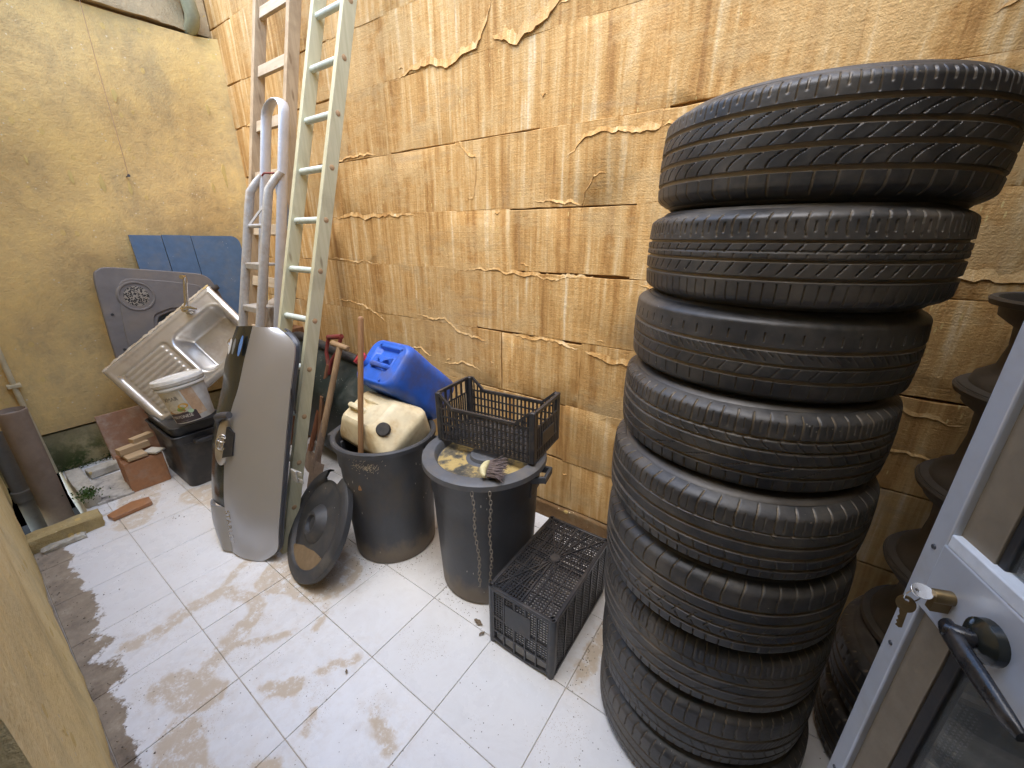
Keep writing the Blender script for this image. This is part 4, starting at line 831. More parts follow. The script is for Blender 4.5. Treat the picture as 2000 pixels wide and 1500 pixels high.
# ================================================================== CAR TAILGATE
tg = thing('car_tailgate', 'silver car tailgate stood on end with badge, wiper and dark glass edge', 'car part', (-2.1, .6, 0))
RE = [(-1.955,.582,.004),(-1.885,.630,.07),(-1.872,.655,.19),(-1.870,.708,.39),(-1.870,.768,.615),(-1.856,.836,.88),(-1.843,.880,1.045),(-1.875,.892,1.10),(-1.99,.895,1.142)]
BE = [(-2.140,.520,.012),(-2.205,.545,.10),(-2.240,.563,.19),(-2.270,.588,.29),(-2.285,.660,.555),(-2.250,.710,.72),(-2.205,.745,.83),(-2.160,.790,.987),(-2.085,.828,1.150)]
LE = [(-2.264,.533,.015),(-2.395,.551,.094),(-2.432,.570,.17),(-2.465,.592,.242),(-2.498,.670,.517),(-2.482,.735,.70),(-2.455,.765,.80),(-2.403,.790,.94),(-2.275,.830,1.125)]
def cr(P, n):
    P = [Vector(p) for p in P]; out = []
    for k in range(n):
        t_ = (len(P)-1)*k/(n-1); i = min(int(t_), len(P)-2); f = t_-i; a, b_, c_, d_ = P[max(i-1,0)], P[i], P[i+1], P[min(i+2,len(P)-1)]
        out.append(.5*((2*b_)+(c_-a)*f+(2*a-5*b_+4*c_-d_)*f*f+(3*b_-a-3*c_+d_)*f**3))
    return out
nR = 33; re_, be_, le_ = cr(RE, nR), cr(BE, nR), cr(LE, nR)
def shell(rows, th):
    """solid thin shell from a grid of points"""
    n, m_ = len(rows), len(rows[0]); back = []
    for i in range(n):
        r_ = []
        for j in range(m_):
            du = rows[min(i+1, n-1)][j]-rows[max(i-1, 0)][j]; dv_ = rows[i][min(j+1, m_-1)]-rows[i][max(j-1, 0)]; nn = du.cross(dv_).normalized()
            if nn.y < 0: nn = -nn
            r_.append(rows[i][j]+nn*th)
        back.append(r_)
    b = MB(); vs = [p for r_ in rows for p in r_]+[p for r_ in back for p in r_]; o = n*m_; fs = []
    for i in range(n-1):
        for j in range(m_-1): fs += [(i*m_+j, i*m_+j+1, (i+1)*m_+j+1, (i+1)*m_+j), (o+i*m_+j, o+(i+1)*m_+j, o+(i+1)*m_+j+1, o+i*m_+j+1)]
    ring = [j for j in range(m_)]+[i*m_+m_-1 for i in range(1, n)]+[(n-1)*m_+j for j in range(m_-2, -1, -1)]+[i*m_ for i in range(n-2, 0, -1)]
    for a, c_ in zip(ring, ring[1:]+ring[:1]): fs.append((a, o+a, o+c_, c_))
    return b.add(vs, fs)
rows = []
for k in range(nR):
    r_ = []
    for j in range(13):
        f = j/12; p = be_[k].lerp(re_[k], f); p = p+Vector((.01, -.030, .004))*math.sin(PI*f)**.8*(.55+.45*math.sin(PI*k/(nR-1))); r_.append(p)
    rows.append(r_)
part(shell(rows, .010), 'outer_panel', M_PANEL, tg, True, ang=40)
def strip(k0, k1, mat, name, n=8, bulge=.008, th=.012):
    rows = []
    for k in range(k0, k1+1):
        r_ = []
        for j in range(n+1):
            f = j/n; p = le_[k].lerp(be_[k], f*.985)+Vector((-.3, -1, .1))*bulge*math.sin(PI*f); r_.append(p)
        rows.append(r_)
    return part(shell(rows, th), name, mat, tg, True, ang=50)
strip(9, nR-1, M_GLOSSBLK, 'rear_window_edge'); strip(0, 9, M_PANEL, 'lower_corner', bulge=.03)
rows = []
for k in range(1, nR-2):
    a = re_[k]; rows.append([a+Vector((-.012, .008, 0)), a+Vector((-.006, .014, 0)), a+Vector((-.006, .022, .003)), a+Vector((-.06, .030, .005))])
part(shell(rows, .008), 'inner_frame', M_DKMETAL, tg, True, ang=50)
b = MB(); p = re_[19]; b.bar(p+Vector((-.003, .019, -.07)), p+Vector((-.003, .019, .07)), .008, .010, (0,1,0)); part(b, 'frame_slot', M_CAPBLK, tg, True, bevel=.005)
b = MB(); p = re_[13]+Vector((.02, .035, .01))
for s_ in (-1, 1): b.bar(p+Vector((-.01, .01, s_*.021)), p+Vector((.065, .02, s_*.021)), .006, .022, (0,0,1))
b.bar(p+Vector((.012, .008, -.032)), p+Vector((.012, .008, .032)), .05, .006, (0,1,0)); part(b, 'latch_bracket', M_WHITEMETAL if 'M_WHITEMETAL' in globals() else worn('spotted_white_steel', (.52,.51,.47), .5, metal=.3, amt=.4, dscale=30, speck=.8, speckc=(.1,.08,.06)), tg, True, bevel=.002)
# badge bar with emblem
nrm = Vector((.62, -.74, .22)).normalized(); uu = be_[19]-be_[14]; uu = (uu-nrm*uu.dot(nrm)).normalized(); vv = uu.cross(nrm).normalized(); ce = be_[16].lerp(re_[16], .015)+nrm*.006
vv = vv if vv.x > 0 else -vv
b = MB(); rows = []
for k in range(17):
    f = -1+2*k/16; e = max(.08, 1-abs(f)**3.2)**.6; c0 = ce+uu*(.128*f)
    rows.append([c0-vv*(.036*e+.004)-nrm*.02, c0-vv*(.034*e+.003)+nrm*(.006+.010*e), c0-vv*.012*e+nrm*(.010+.022*e), c0+vv*.016*e+nrm*(.010+.020*e), c0+vv*(.032*e+.003)+nrm*(.006+.008*e), c0+vv*(.034*e+.004)-nrm*.02])
b.loft(rows, cap=True); part(b, 'badge_bar', M_GARNISH, tg, True, ang=50)
b = MB(); pc = be_[16].lerp(re_[16], .17)+Vector((.004, -.028, 0)); wv_ = (re_[16]-be_[16]).normalized()
pl4 = [pc-wv_*.035+uu*.085, pc+wv_*.030+uu*.055, pc+wv_*.034-uu*.065, pc-wv_*.035-uu*.080]; nn4 = wv_.cross(uu).normalized(); nn4 = nn4 if nn4.y < 0 else -nn4
b.add([p+nn4*.002 for p in pl4]+[p-nn4*.02 for p in pl4], [(0,1,2,3),(4,7,6,5),(0,4,5,1),(1,5,6,2),(2,6,7,3),(3,7,4,0)]); part(b, 'recess_dark_plate', M_CAPBLK, tg, True)  # flat black plate stands in for the dark of the opening behind the bar
b = MB()
for rx, ry, cx, cy in ((.040, .026, 0, 0), (.038, .0095, 0, 0), (.0125, .023, .014, 0)):
    b.tube([ce+nrm*(.033-.10*(cy+ry*math.sin(t_))**2*8)+uu*(cx+rx*math.cos(t_))+vv*(cy+ry*math.sin(t_)) for t_ in np.linspace(0, 2*PI, 33)[:-1]], .0036, 8, closed=True)
part(b, 'emblem', M_CHROME, tg, True, ang=60)
b = MB(); p = be_[20]; b.tube([(-2.330,.635,.30), (-2.352,.655,.44), (-2.345,.668,.58), (-2.318,.665,.660), (-2.285,.655,.690), (-2.240,.668,.705), (-2.205,.680,.712)], [.010,.013,.014,.016,.019,.019,.017], 12); part(b, 'wiper_arm', M_DKMETAL, tg, True, ang=60)
b = MB(); b.tube([(-2.372,.645,.16), (-2.366,.655,.34), (-2.358,.668,.50)], .006, 8); part(b, 'wiper_blade', M_CAPBLK, tg, True)
# oval stickers at the top of the glass, lettering at the foot
for f, mt, s_ in ((.22, (.75,.75,.74), .9), (.48, (.24,.25,.25), .9), (.80, (.12,.27,.62), 1.15)):
    k = 30; p = le_[k].lerp(be_[k], f)+Vector((-.3, -1, .1))*(.008*math.sin(PI*f)+.005); d1 = (be_[k]-le_[k]).normalized(); d2 = (be_[32]-be_[26]).normalized(); nn = d1.cross(d2).normalized(); nn = nn if nn.y < 0 else -nn; p = p-d2*.030+nn*.004
    b = MB(); ring = [p+nn*.0015+d1*(.016*s_*math.cos(a))+d2*(.050*s_*math.sin(a)) for a in np.linspace(0, 2*PI, 25)[:-1]]; b.add(ring+[q-nn*.0012 for q in ring], [tuple(range(24))]+[(i, (i+1) % 24, 24+(i+1) % 24, 24+i) for i in range(24)])
    o = part(b, 'sticker', mat_simple('sticker_%d' % int(f*100), mt, .4), tg, True); 
    if f > .7:
        b = MB(); ring = [p+nn*.0024+d1*(.013*s_*math.cos(a))+d2*(.044*s_*math.sin(a)) for a in np.linspace(0, 2*PI, 25)[:-1]]; b.tube(ring, .0012, 4, closed=True)
        for q in (-.025, -.008, .008, .025): b.bar(p+nn*.0022+d2*q-d1*.007, p+nn*.0022+d2*q+d1*.007, .004, .0012, nn)
        part(b, 'sticker_print', mat_simple('sticker_white_print', (.7,.72,.75), .5), o)
me = text_mesh('STARLET', .042, 'LEFT', .0012, 1.05); me.materials.clear(); me.materials.append(M_CHROME)
o = link('lettering', me, tg)
X = (be_[1]-be_[6]).normalized(); ps_ = rows0 = None
pt = be_[9].lerp(re_[9], .10); pe = be_[3].lerp(re_[3], .12); X = (pe-pt).normalized(); nn = X.cross((re_[4]-be_[4])).normalized(); nn = nn if nn.y < 0 else -nn; Y = nn.cross(X)
M_ = Matrix((X, Y, nn)).transposed(); o.rotation_euler = M_.to_euler(); o.location = pt+nn*.026-tg.location

# ================================================================== SINK, TUBS, BUCKET
sk = thing('kitchen_sink', 'stained stainless kitchen sink with drainer and tap tilted on the tubs', 'sink', (0,0,0))
Bp = Vector((-3.6, .485, .717)); U = Vector((.3538,.7123,.6062)); V = Vector((.6483,.2804,-.7079)); N = V.cross(U).normalized()
frame(sk, U, N.cross(U), N, Bp); sgn = -1 if V.dot(N.cross(U)) < 0 else 1
Lu, Lv = .85, .50; nu, nv = 120, 76; rows = []
def rsd(u, v, cu, cv, hu, hv, r_): 
    a, c_ = abs(u-cu)-hu+r_, abs(v-cv)-hv+r_; return math.hypot(max(a, 0), max(c_, 0))+min(max(a, c_), 0)-r_
def sst(x, a, b_): t_ = min(1, max(0, (x-a)/(b_-a))); return t_*t_*(3-2*t_)
for i in range(nu+1):
    u = Lu*i/nu; r_ = []
    for j in range(nv+1):
        v = Lv*j/nv; e = min(u, v, Lu-u, Lv-v); z = .0
        if e < .012: z -= .012*(1-sst(e, 0, .012))
        z += .004*sst(e, .018, .026)*(1-sst(e, .030, .038))
        d = rsd(u, v, .615, .272, .19, .165, .07); z -= .150*(1-sst(d, -.055, .004)); z += .003*(1-sst(abs(d-.012), 0, .008))
        if d > -.06:
            dd = rsd(u, v, .225, .275, .180, .185, .03); z -= .009*(1-sst(dd, -.012, .004))
            if dd < -.012:
                q = (v-.115)/.036; kk = round(q)
                if 0 <= kk <= 9: z += .007*(1-sst(math.hypot(max(abs(u-.225)-.135, 0), v-.115-kk*.036), .006, .014))
        r_.append((u, sgn*v, z))
    rows.append(r_)
b = MB(); b.loft(rows); o = part(b, 'basin', M_STEEL, sk, ang=60); sd2 = o.modifiers.new('thickness', 'SOLIDIFY'); sd2.thickness = .0015; sd2.offset = -1
zb = -.1495; b = MB(); Mx = Matrix.Translation((.66, sgn*.33, zb)); b.lathe([(.040, .002), (.038, .004), (.030, .003), (.028, .001), (.012, -.001), (0, -.001)], 24, Mx); part(b, 'drain', M_CHROME, sk, ang=60)
for k in range(6):
    b = MB(); b.lathe([(0, .0012), (.0048, .0008), (.005, -.001)], 8, Mx @ Matrix.Translation((.018*math.cos(k*PI/3), .018*math.sin(k*PI/3), .0006))); part(b, 'drain_hole', M_CAPBLK, sk)
b = MB(); rg = random.Random(4); pts = []
for k in range(60):
    f = k/59; pts.append([(Lu*f, sgn*(-.002+jit(.002)), -.010), (Lu*f, sgn*(-.012-rg.random()*.008), -.012+jit(.004)), (Lu*f, sgn*(-.008), -.03+jit(.004)), (Lu*f, sgn*.006, -.028)])
b.loft(pts); part(b, 'broken_worktop_edge', mat_plaster('crumbly_sealant', (.45,.36,.24), (.58,.48,.34), (.66,.58,.44), .3, 8.0), sk, ang=60)
fp = Vector((.655, sgn*.052, 0)); b = MB(); b.lathe([(0, 0), (.030, 0), (.030, .006), (.024, .012), (.022, .055), (.024, .060), (0, .066)], 24, Matrix.Translation(fp)); part(b, 'tap_body', M_CHROME, sk, ang=45)
wu = lambda d_: wm(sk).inverted().to_3x3() @ Vector(d_)
b = MB(); p0 = fp+Vector((0, 0, .045)); b.tube([p0, p0+wu((.01, .01, .05)), p0+wu((.02, .02, .13)), p0+wu((.03, .03, .19)), p0+wu((.05, .02, .215)), p0+wu((.075, .0, .21))], [.013, .012, .012, .0125, .013, .013], 12); part(b, 'spout', M_CHROME, sk, ang=60)
b = MB(); p1 = fp+Vector((0, 0, .062)); b.tube([p1, p1+wu((.05, .01, .012)), p1+wu((.115, .03, .006))], [.014, .011, .006], 10); part(b, 'lever', M_CHROME, sk, ang=60)

def tub_shell(t, x0, x1, y0, y1, h_, flare, mat, lip=.018):
    rows = []; cx, cy = (x0+x1)/2, (y0+y1)/2; w_, d_ = x1-x0, y1-y0
    for z, f in ((0, 0), (.004, .004), (h_*.5, flare*.5), (h_-.06, flare*.9), (h_-.055, flare*.9+.010), (h_-.004, flare+.012), (h_, flare+lip), (h_+.004, flare+lip-.004), (h_-.002, flare+.002), (h_-.06, flare*.85-.004), (.008, -.010)):
        rows.append([(cx+x, cy+y, z) for x, y in rrect(w_+2*f, d_+2*f, .045, 6)])
    b = MB(); b.loft(rows, close_v=True); k = len(rows[0]); b.f += [tuple(range(k-1, -1, -1)), tuple((len(rows)-1)*k+i for i in range(k))]; return part(b, 'shell', mat, t, True, ang=40)
tb = thing('storage_tub', 'black plastic storage tub on the floor under the sink', 'tub', (-3.22, .75, 0)); tub_shell(tb, -3.46, -3.0, .625, .865, .375, .022, M_TUB)
b = MB(); b.bar((-2.955, .69, .325), (-2.955, .82, .325), .03, .05, (1,0,0)); part(b, 'grip', M_TUB, tb, True, bevel=.008)
tb2 = thing('storage_tub', 'second black tub nested in the first, its rim showing above', 'tub', (-3.22, .75, .07)); b = tub_shell(tb2, -3.452, -3.008, .633, .857, .36, .020, M_TUB); b.location.z += 0
b.data.transform(Matrix.Translation((0, 0, .075)));
tbl = MB(); tbl.prism(rrect(.47, .26, .045, 5), .395, .402, Matrix.Translation((-3.23, .745, 0))); part(tbl, 'inner_tray', M_TUB, tb2, True)
# bucket with printed label
bk = thing('bucket', 'white lidded bucket with a torn food label on the black tubs', 'bucket', (0,0,0)); axb = Vector((-.16, -.10, .98)).normalized(); Xb = Vector((.96, -.28, 0)); Xb = (Xb-axb*Xb.dot(axb)).normalized(); frame(bk, Xb, axb.cross(Xb), axb, (-2.972, .742, .474)); bk.scale = (.94, .94, 1.12)
rb0, rb1, hb = .108, .132, .235; rz = lambda z: rb0+(rb1-rb0)*z/hb
b = MB(); b.lathe([(0, 0), (rb0-.004, 0), (rb0, .004), (rz(.19), .19), (rz(.19)+.004, .192), (rz(.2)+.004, .203), (rz(.2), .205), (rz(.225), .225), (0, .225)], 56); part(b, 'body', M_BUCKET, bk, ang=40)
b = MB(); b.lathe([(0, .243), (.118, .243), (.122, .248), (.138, .248), (.1415, .244), (.142, .222), (.139, .214), (.136, .214)], 56); part(b, 'lid', M_BUCKET, bk, ang=40)
b = MB(); b.lathe([(.140, .232), (.1445, .231), (.1445, .228), (.140, .227)], 56); b.lathe([(rz(.2)+.003, .208), (.1425, .206), (.1425, .196), (rz(.195), .194)], 56); part(b, 'rim_ring', M_BUCKET, bk, ang=40)
def wrap(pts, a0, dr=.0012): return [((rz(z)+dr)*math.cos(a0+x/rz(z)), (rz(z)+dr)*math.sin(a0+x/rz(z)), z) for x, z in pts]
A0 = R(-22)
def label_patch(x0, x1, z0, z1, mat, name, dr, slant=0.0, par=bk, n=12):
    b = MB(); rows = []
    for k in range(n+1):
        f = k/n; rows.append(wrap([(x0+(x1-x0)*f, z0), (x0+(x1-x0)*f+slant*.5, (z0+z1)/2), (x0+(x1-x0)*f+slant, z1)], A0, dr))
    b.loft(rows); return part(b, name, mat, par, ang=80)
lbm = worn('cream_label_paper', (.60,.53,.38), .6, amt=.35, dscale=10); brown_l = worn('dark_label_print', (.065,.045,.045), .5, amt=.2)
lab = label_patch(-.085, .045, .008, .185, lbm, 'label', .0010, -.012)
label_patch(-.085, .075, .006, .062, brown_l, 'label_base', .0018, -.004)
tornm = worn('torn_label_glue', (.50,.32,.18), .75, dirt=(.62,.50,.36), amt=.8, dscale=16); label_patch(.06, .125, .030, .185, tornm, 'torn_strip', .0014, -.02)
def print_on(txt, size, x, z, mat, par, name='lettering', dr=.0026, rot=0):
    me = text_mesh(txt, size)
    for v in me.vertices:
        px, pz = v.co.x, v.co.y; v.co = wrap([(x+px, z+pz)], A0, dr)[0]
    me.materials.clear(); me.materials.append(mat); return link(name, me, par)
pm = mat_simple('grey_print', (.16,.14,.12), .6); wp = mat_simple('pale_print', (.72,.66,.55), .6)
print_on('XMAR', .032, -.03, .135, pm, bk); print_on('MAYONESE', .024, -.015, .032, wp, bk); print_on('- - - - - -', .014, -.01, .012, wp, bk)
fm = {'bowl': (.66,.60,.44), 'food': (.62,.34,.05), 'leaf': (.25,.36,.06), 'stamp': (.45,.60,.38), 'board': (.45,.24,.08)}
for nm_, cx, cz, rx, rz_ in (('board', -.030, .072, .052, .012), ('bowl', -.040, .090, .028, .018), ('leaf', .000, .082, .022, .012), ('food', .018, .098, .028, .015), ('stamp', .044, .062, .015, .011)):
    b = MB(); pts = wrap([(cx+rx*math.cos(a), cz+rz_*math.sin(a)) for a in np.linspace(0, 2*PI, 17)[:-1]], A0, .0022+.0003*list(fm).index(nm_)); b.add(pts, [tuple(range(16))]); part(b, 'label_picture', mat_simple('print_'+nm_, fm[nm_], .55), bk)

# ================================================================== DOOR CARD, BLUE BOARD, BOARDS, TILES
bd = thing('blue_board', 'faded blue painted board of three planks leaning on the end wall', 'board', (-3.80, 1.25, .55))
xs = [(.905, 1.082), (1.090, 1.262), (1.270, 1.60)]
frame(bd, (0, 1, 0), (-.11, 0, .994), (.994, 0, .11), (-3.825, 0, .60))
for i, (a, c_) in enumerate(xs):
    if i < 2: outl = [(a, 0), (c_, 0), (c_, .955), (a, .958)]
    else: outl = [(a, 0), (c_+.02, 0), (c_, .88)]+[(c_-.06+.06*math.cos(t_), .89+.06*math.sin(t_)) for t_ in np.linspace(0, PI/2, 6)]+[(a, .952)]
    link('plank', shape_mesh([outl], .007, .0015, 'plank', M_BLUEBOARD), bd)
dc = thing('car_door_card', 'grey car door lining with round speaker grille and armrest cutout', 'car part', (-3.8, .95, .6))
frame(dc, (0, 1, 0), (-.14, 0, .99), (.99, 0, .14), (-3.735, 0, .62))
def smooth_loop(P, n=6):
    out = []; k = len(P)
    for i in range(k):
        a, b_, c_ = Vector(P[i-1]), Vector(P[i]), Vector(P[(i+1) % k]); p = b_.lerp(a, .28); q = b_.lerp(c_, .28)
        for j in range(n): f = j/(n-1); out.append(tuple((p.lerp(b_, f)).lerp(b_.lerp(q, f), f)))
    return out
outer = smooth_loop([(.60,.02),(.62,.0),(.98,-.03),(1.33,.05),(1.33,.45),(1.27,.645),(1.0,.69),(.70,.735),(.645,.70),(.615,.3)])
inner = smooth_loop([(.86,.19),(1.1,.10),(1.20,.22),(1.18,.37),(1.0,.42),(.88,.38)])
link('lining', shape_mesh([outer, inner], .012, .008, 'lining', M_GREYPANEL, 3), dc)
outer2 = smooth_loop([(.68,.05),(.98,.02),(1.24,.10),(1.24,.56),(1.0,.62),(.75,.66),(.69,.3)]); inner2 = smooth_loop([(.84,.17),(1.11,.08),(1.22,.21),(1.20,.385),(1.0,.44),(.86,.40)])
o = link('raised_field', shape_mesh([outer2, inner2], .004, .006, 'raised_field', M_GREYPANEL, 3), dc); o.location.z = .018
b = MB(); b.lathe([(.086, .027), (.090, .033), (.098, .033), (.106, .020)], 40, Matrix.Translation((.815, .535, 0))); part(b, 'speaker_ring', M_GREYPANEL, dc, ang=50)
bb = NB('speaker_mesh'); v = bb.obj(); h_ = bb.math('LESS_THAN', bb.voro(v, 105), .50); M_GRILLE = bb.out(bb.mix(h_, (.28,.245,.19), (.012,.011,.010)), .6, 0, bb.bump(h_, .6, -.004))
b = MB(); b.lathe([(0, .031), (.05, .030), (.086, .026)], 40, Matrix.Translation((.815, .535, 0))); part(b, 'speaker_grille', M_GRILLE, dc, ang=60)
for x, y in ((.66, .43), (.655, .19)):
    b = MB(); b.lathe([(0, .022), (.007, .023), (.009, .02)], 12, Matrix.Translation((x, y, .002))); part(b, 'screw_hole', M_CAPBLK, dc)
b = MB(); b.tube([(1.20, .52, .03), (1.26, .535, .05), (1.31, .55, .035)], [.03, .035, .02], 12); part(b, 'door_pull', M_TUB, dc)
# boards and tiles at the foot of the end wall
def slab(name, label, cat, c, d, rot, mat, bev=.003, group=None, part_name='board'):
    t = thing(name, label, cat, c, rot, group); b = MB(); b.box((0, 0, 0), d); part(b, part_name, mat, t, bevel=bev); return t
slab('dusty_board', 'dusty reddish board leaning on the end wall behind the tile stack', 'board', (-3.80, .56, .19), (.020, .31, .37), (0, R(-12), R(4)), M_TILEDUST)
slab('plank_offcut', 'brown plank standing between the end wall and the black tubs', 'plank', (-3.66, .79, .26), (.025, .12, .55), (R(4), R(-10), R(-20)), M_DARKWOOD)
slab('plank_offcut', 'second brown plank behind the tubs, under the sink', 'plank', (-3.60, .93, .26), (.025, .14, .52), (R(-3), R(-8), R(-10)), M_BROWNWOOD)
b = MB(); b.box((0, 0, 0), (.0085, .197, .197)); TM = b.mesh('tile_plate', M_TERRA); bf = MB()
for k in range(16):
    t = thing('ceramic_tile', 'brown ceramic tile facing forward at the front of the upright row' if k == 0 else 'brown ceramic tile standing on edge in the row behind the front tile', 'tile', (-3.252-.0125*k, .483+jit(.003), .100+.002*(k % 3)), (jit(.01), R(-3), R(-1)+jit(.01)), 'brown tiles standing in a row'); o = link('plate', TM, t, .0015)
for i, (c, d, rz_, lb) in enumerate((((-3.33, .455, .222), (.16, .10, .022), 4, 'pale wood offcut lying across the brown tiles'), ((-3.36, .47, .255), (.055, .16, .04), 12, 'taller pale wood block on the brown tiles'), ((-3.29, .55, .218), (.10, .07, .012), 30, 'small white tile shard on the brown tiles'), ((-3.40, .53, .290), (.05, .12, .03), 18, 'top wood block of the little pile on the tiles'))):
    slab('wood_offcut' if i != 2 else 'tile_shard', lb, 'wood offcut' if i != 2 else 'shard', c, d, (0, 0, R(rz_)), M_PALEWOOD if i != 2 else M_WHITESTONE, .002, None, 'block')
t = thing('tile_piece', 'broken brown tile lying flat on the white floor tiles', 'tile', (-3.02, .32, .003)); b = MB(); b.prism([(-.02,-.10),(.045,-.085),(.03,.095),(-.05,.10),(-.075,.02),(-.04,-.07)], 0, .022); part(b, 'plate', M_TERRA, t, bevel=.002)
slab('cut_slab', 'white slab with dark smears lying by the brown tiles', 'slab', (-3.42, .315, .012), (.36, .17, .018), (0, R(2), R(-4)), worn('smeared_white_slab', (.55,.50,.42), .6, dirt=(.06,.05,.045), amt=.9, dscale=12), .003, None, 'plate')
slab('stone_strip', 'narrow pale stone strip against the foot of the end wall', 'stone', (-3.72, .36, .03), (.09, .20, .05), (0, 0, R(6)), M_WHITESTONE, .006, None, 'block')
sa = thing('crumpled_sack', 'small grey cloth bundle behind the sink beside the ladder', 'cloth', (-3.18, 1.42, .98)); part(lump((-3.18, 1.42, 1.0), (.20, .16, .20), 31, .012, 4), 'cloth', worn('grey_cloth', (.32,.28,.23), .9, amt=.4), sa, True, ang=80)
b = MB(); b.box((-3.3, 1.42, .45), (.5, .28, .90)); cb = thing('junk_box', 'dark wooden box in the corner behind the sink and ladders', 'box', (-3.3, 1.42, 0)); part(b, 'box', M_DARKWOOD, cb, True, bevel=.005)

# ================================================================== GREEN TRAY AND TOOLS
gt = thing('barrow_tray', 'large dark green tray with black rolled rim stood against the stone wall', 'tray', (0,0,0))
frame(gt, (.993, .02, -.115), (-.11, -.20, .97), Vector((.993, .02, -.115)).cross(Vector((-.11, -.20, .97))), (-2.43, 1.50, .43))
if wm(gt).to_3x3().col[2].y > 0: frame(gt, (-.993, -.02, .115), (-.11, -.20, .97), Vector((-.993, -.02, .115)).cross(Vector((-.11, -.20, .97))), (-2.43, 1.50, .43))
rows = []
for z, sx, sy, rd in ((0, 1.16, .84, .16), (.03, 1.12, .80, .16), (.12, 1.02, .70, .16), (.20, .90, .60, .16), (.235, .80, .50, .15), (.245, .60, .36, .12)): rows.append([(x, y-(.84-sy)*.1, z) for x, y in rrect(sx, sy, rd, 8)])
b = MB(); b.loft(rows, close_v=True); k = len(rows[0]); b.f.append(tuple((len(rows)-1)*k+i for i in range(k))); part(b, 'pan', M_GREEN, gt, ang=50)
b = MB(); b.tube([(x, y, .004) for x, y in rrect(1.17, .85, .165, 8)], .030, 10, closed=True); part(b, 'rolled_rim', M_TUB, gt, ang=60)
b = MB(); b.tube([(.30, -.25, .246), (.26, .0, .252), (.30, .22, .23)], .005, 6); part(b, 'seam', M_GREEN, gt)
sv = thing('shovel', 'muddy shovel with wooden T-handle leaning on the green tray', 'shovel', (-2.27, 1.0, 0))
p0, p1 = Vector((-2.200, 1.320, .925)), Vector((-2.252, 1.075, .215)); b = MB(); b.tube([p0, p0.lerp(p1, .33)+Vector((.003,0,0)), p0.lerp(p1, .66)+Vector((.003,0,0)), p1], [.0175, .018, .019, .017], 14); part(b, 'shaft', M_HANDLE, sv, True)
b = MB(); b.tube([p0+Vector((-.068, -.012, .016)), p0+Vector((-.06, -.01, .015)), p0+Vector((.06, .01, -.005)), p0+Vector((.066, .01, -.006))], [.012, .0175, .0175, .013], 14); part(b, 'grip', M_HANDLE, sv, True)
b = MB(); b.tube([p0.lerp(p1, .62), p0.lerp(p1, .8), p1, p1+(p1-p0).normalized()*.06], [.0195, .021, .022, .012], 14); part(b, 'socket', M_RUSTMUD, sv, True)
rows = []; dn = Vector((-.03, -.30, -.95)).normalized(); sd_ = Vector((1, -.10, 0)); sd_ = (sd_-dn*sd_.dot(dn)).normalized(); nn = sd_.cross(dn); top = p1+Vector((0, .0, .03))
for i in range(13):
    f = i/12; hw_ = .082*(1-.12*f)*(1 if f < .75 else math.sqrt(max(.02, 1-((f-.75)/.27)**2))); rows.append([top+dn*(.255*f)+sd_*(hw_*q)+nn*(.022*(q*q)*(1-.4*f)-.006) for q in np.linspace(-1, 1, 9)])
part(shell(rows, .004), 'blade', M_RUSTMUD, sv, True, ang=50)
sp3 = thing('garden_spade', 'old spade with worn red D-handle behind the shovel', 'spade', (-2.53, 1.18, 0))
a, c_ = Vector((-2.350, 1.315, .775)), Vector((-2.540, 1.195, .17)); b = MB(); b.tube([a+(a-c_)*.02, a.lerp(c_, .5), c_], [.016, .017, .017], 12); part(b, 'shaft', mat_wood('red_brown_shaft', (.24,.095,.045), (.33,.14,.07), 'z', .7, .4, False), sp3, True)
tp = Vector((-2.292, 1.352, .965)); sdv = Vector((.062, .004, .010)); b = MB()
for s_ in (-1, 1): b.tube([a+Vector((0,0,-.05)), a.lerp(tp, .2)+sdv*s_*.35, a.lerp(tp, .5)+sdv*s_*.9, a.lerp(tp, .85)+sdv*s_, tp+sdv*s_], [.016, .013, .011, .011, .012], 10)
part(b, 'yoke', M_REDPAINT, sp3, True, ang=60); b = MB(); b.tube([tp-sdv*1.1, tp+sdv*1.1], .0155, 12); part(b, 'grip', M_REDPAINT, sp3, True)
rows = []; dn = (c_-a).normalized(); sd_ = Vector((1, -.1, 0)); sd_ = (sd_-dn*sd_.dot(dn)).normalized(); nn = sd_.cross(dn)
for i in range(6): rows.append([c_+dn*(.17*i/5)+sd_*(.07*q)+nn*(.012*q*q) for q in np.linspace(-1, 1, 7)])
part(shell(rows, .004), 'blade', M_RUSTMUD, sp3, True)
b = MB(); b.bar((-2.40, 1.13, .006), (-2.335, 1.235, .60), .030, .022, (0,-1,.3)); t = thing('wood_batten', 'short dark wooden batten standing beside the green ladder rail', 'batten', (-2.40, 1.13, 0)); part(b, 'batten', M_DARKWOOD, t, True, bevel=.002)
b = MB(); b.bar((-2.88, 1.26, .006), (-2.72, 1.66, 1.62), .075, .02, (0,-1,.3)); t = thing('old_plank', 'dark reddish plank leaning on the wall behind the green ladder', 'plank', (-2.52, 1.02, 0)); part(b, 'plank', M_DARKWOOD, t, True, bevel=.003)

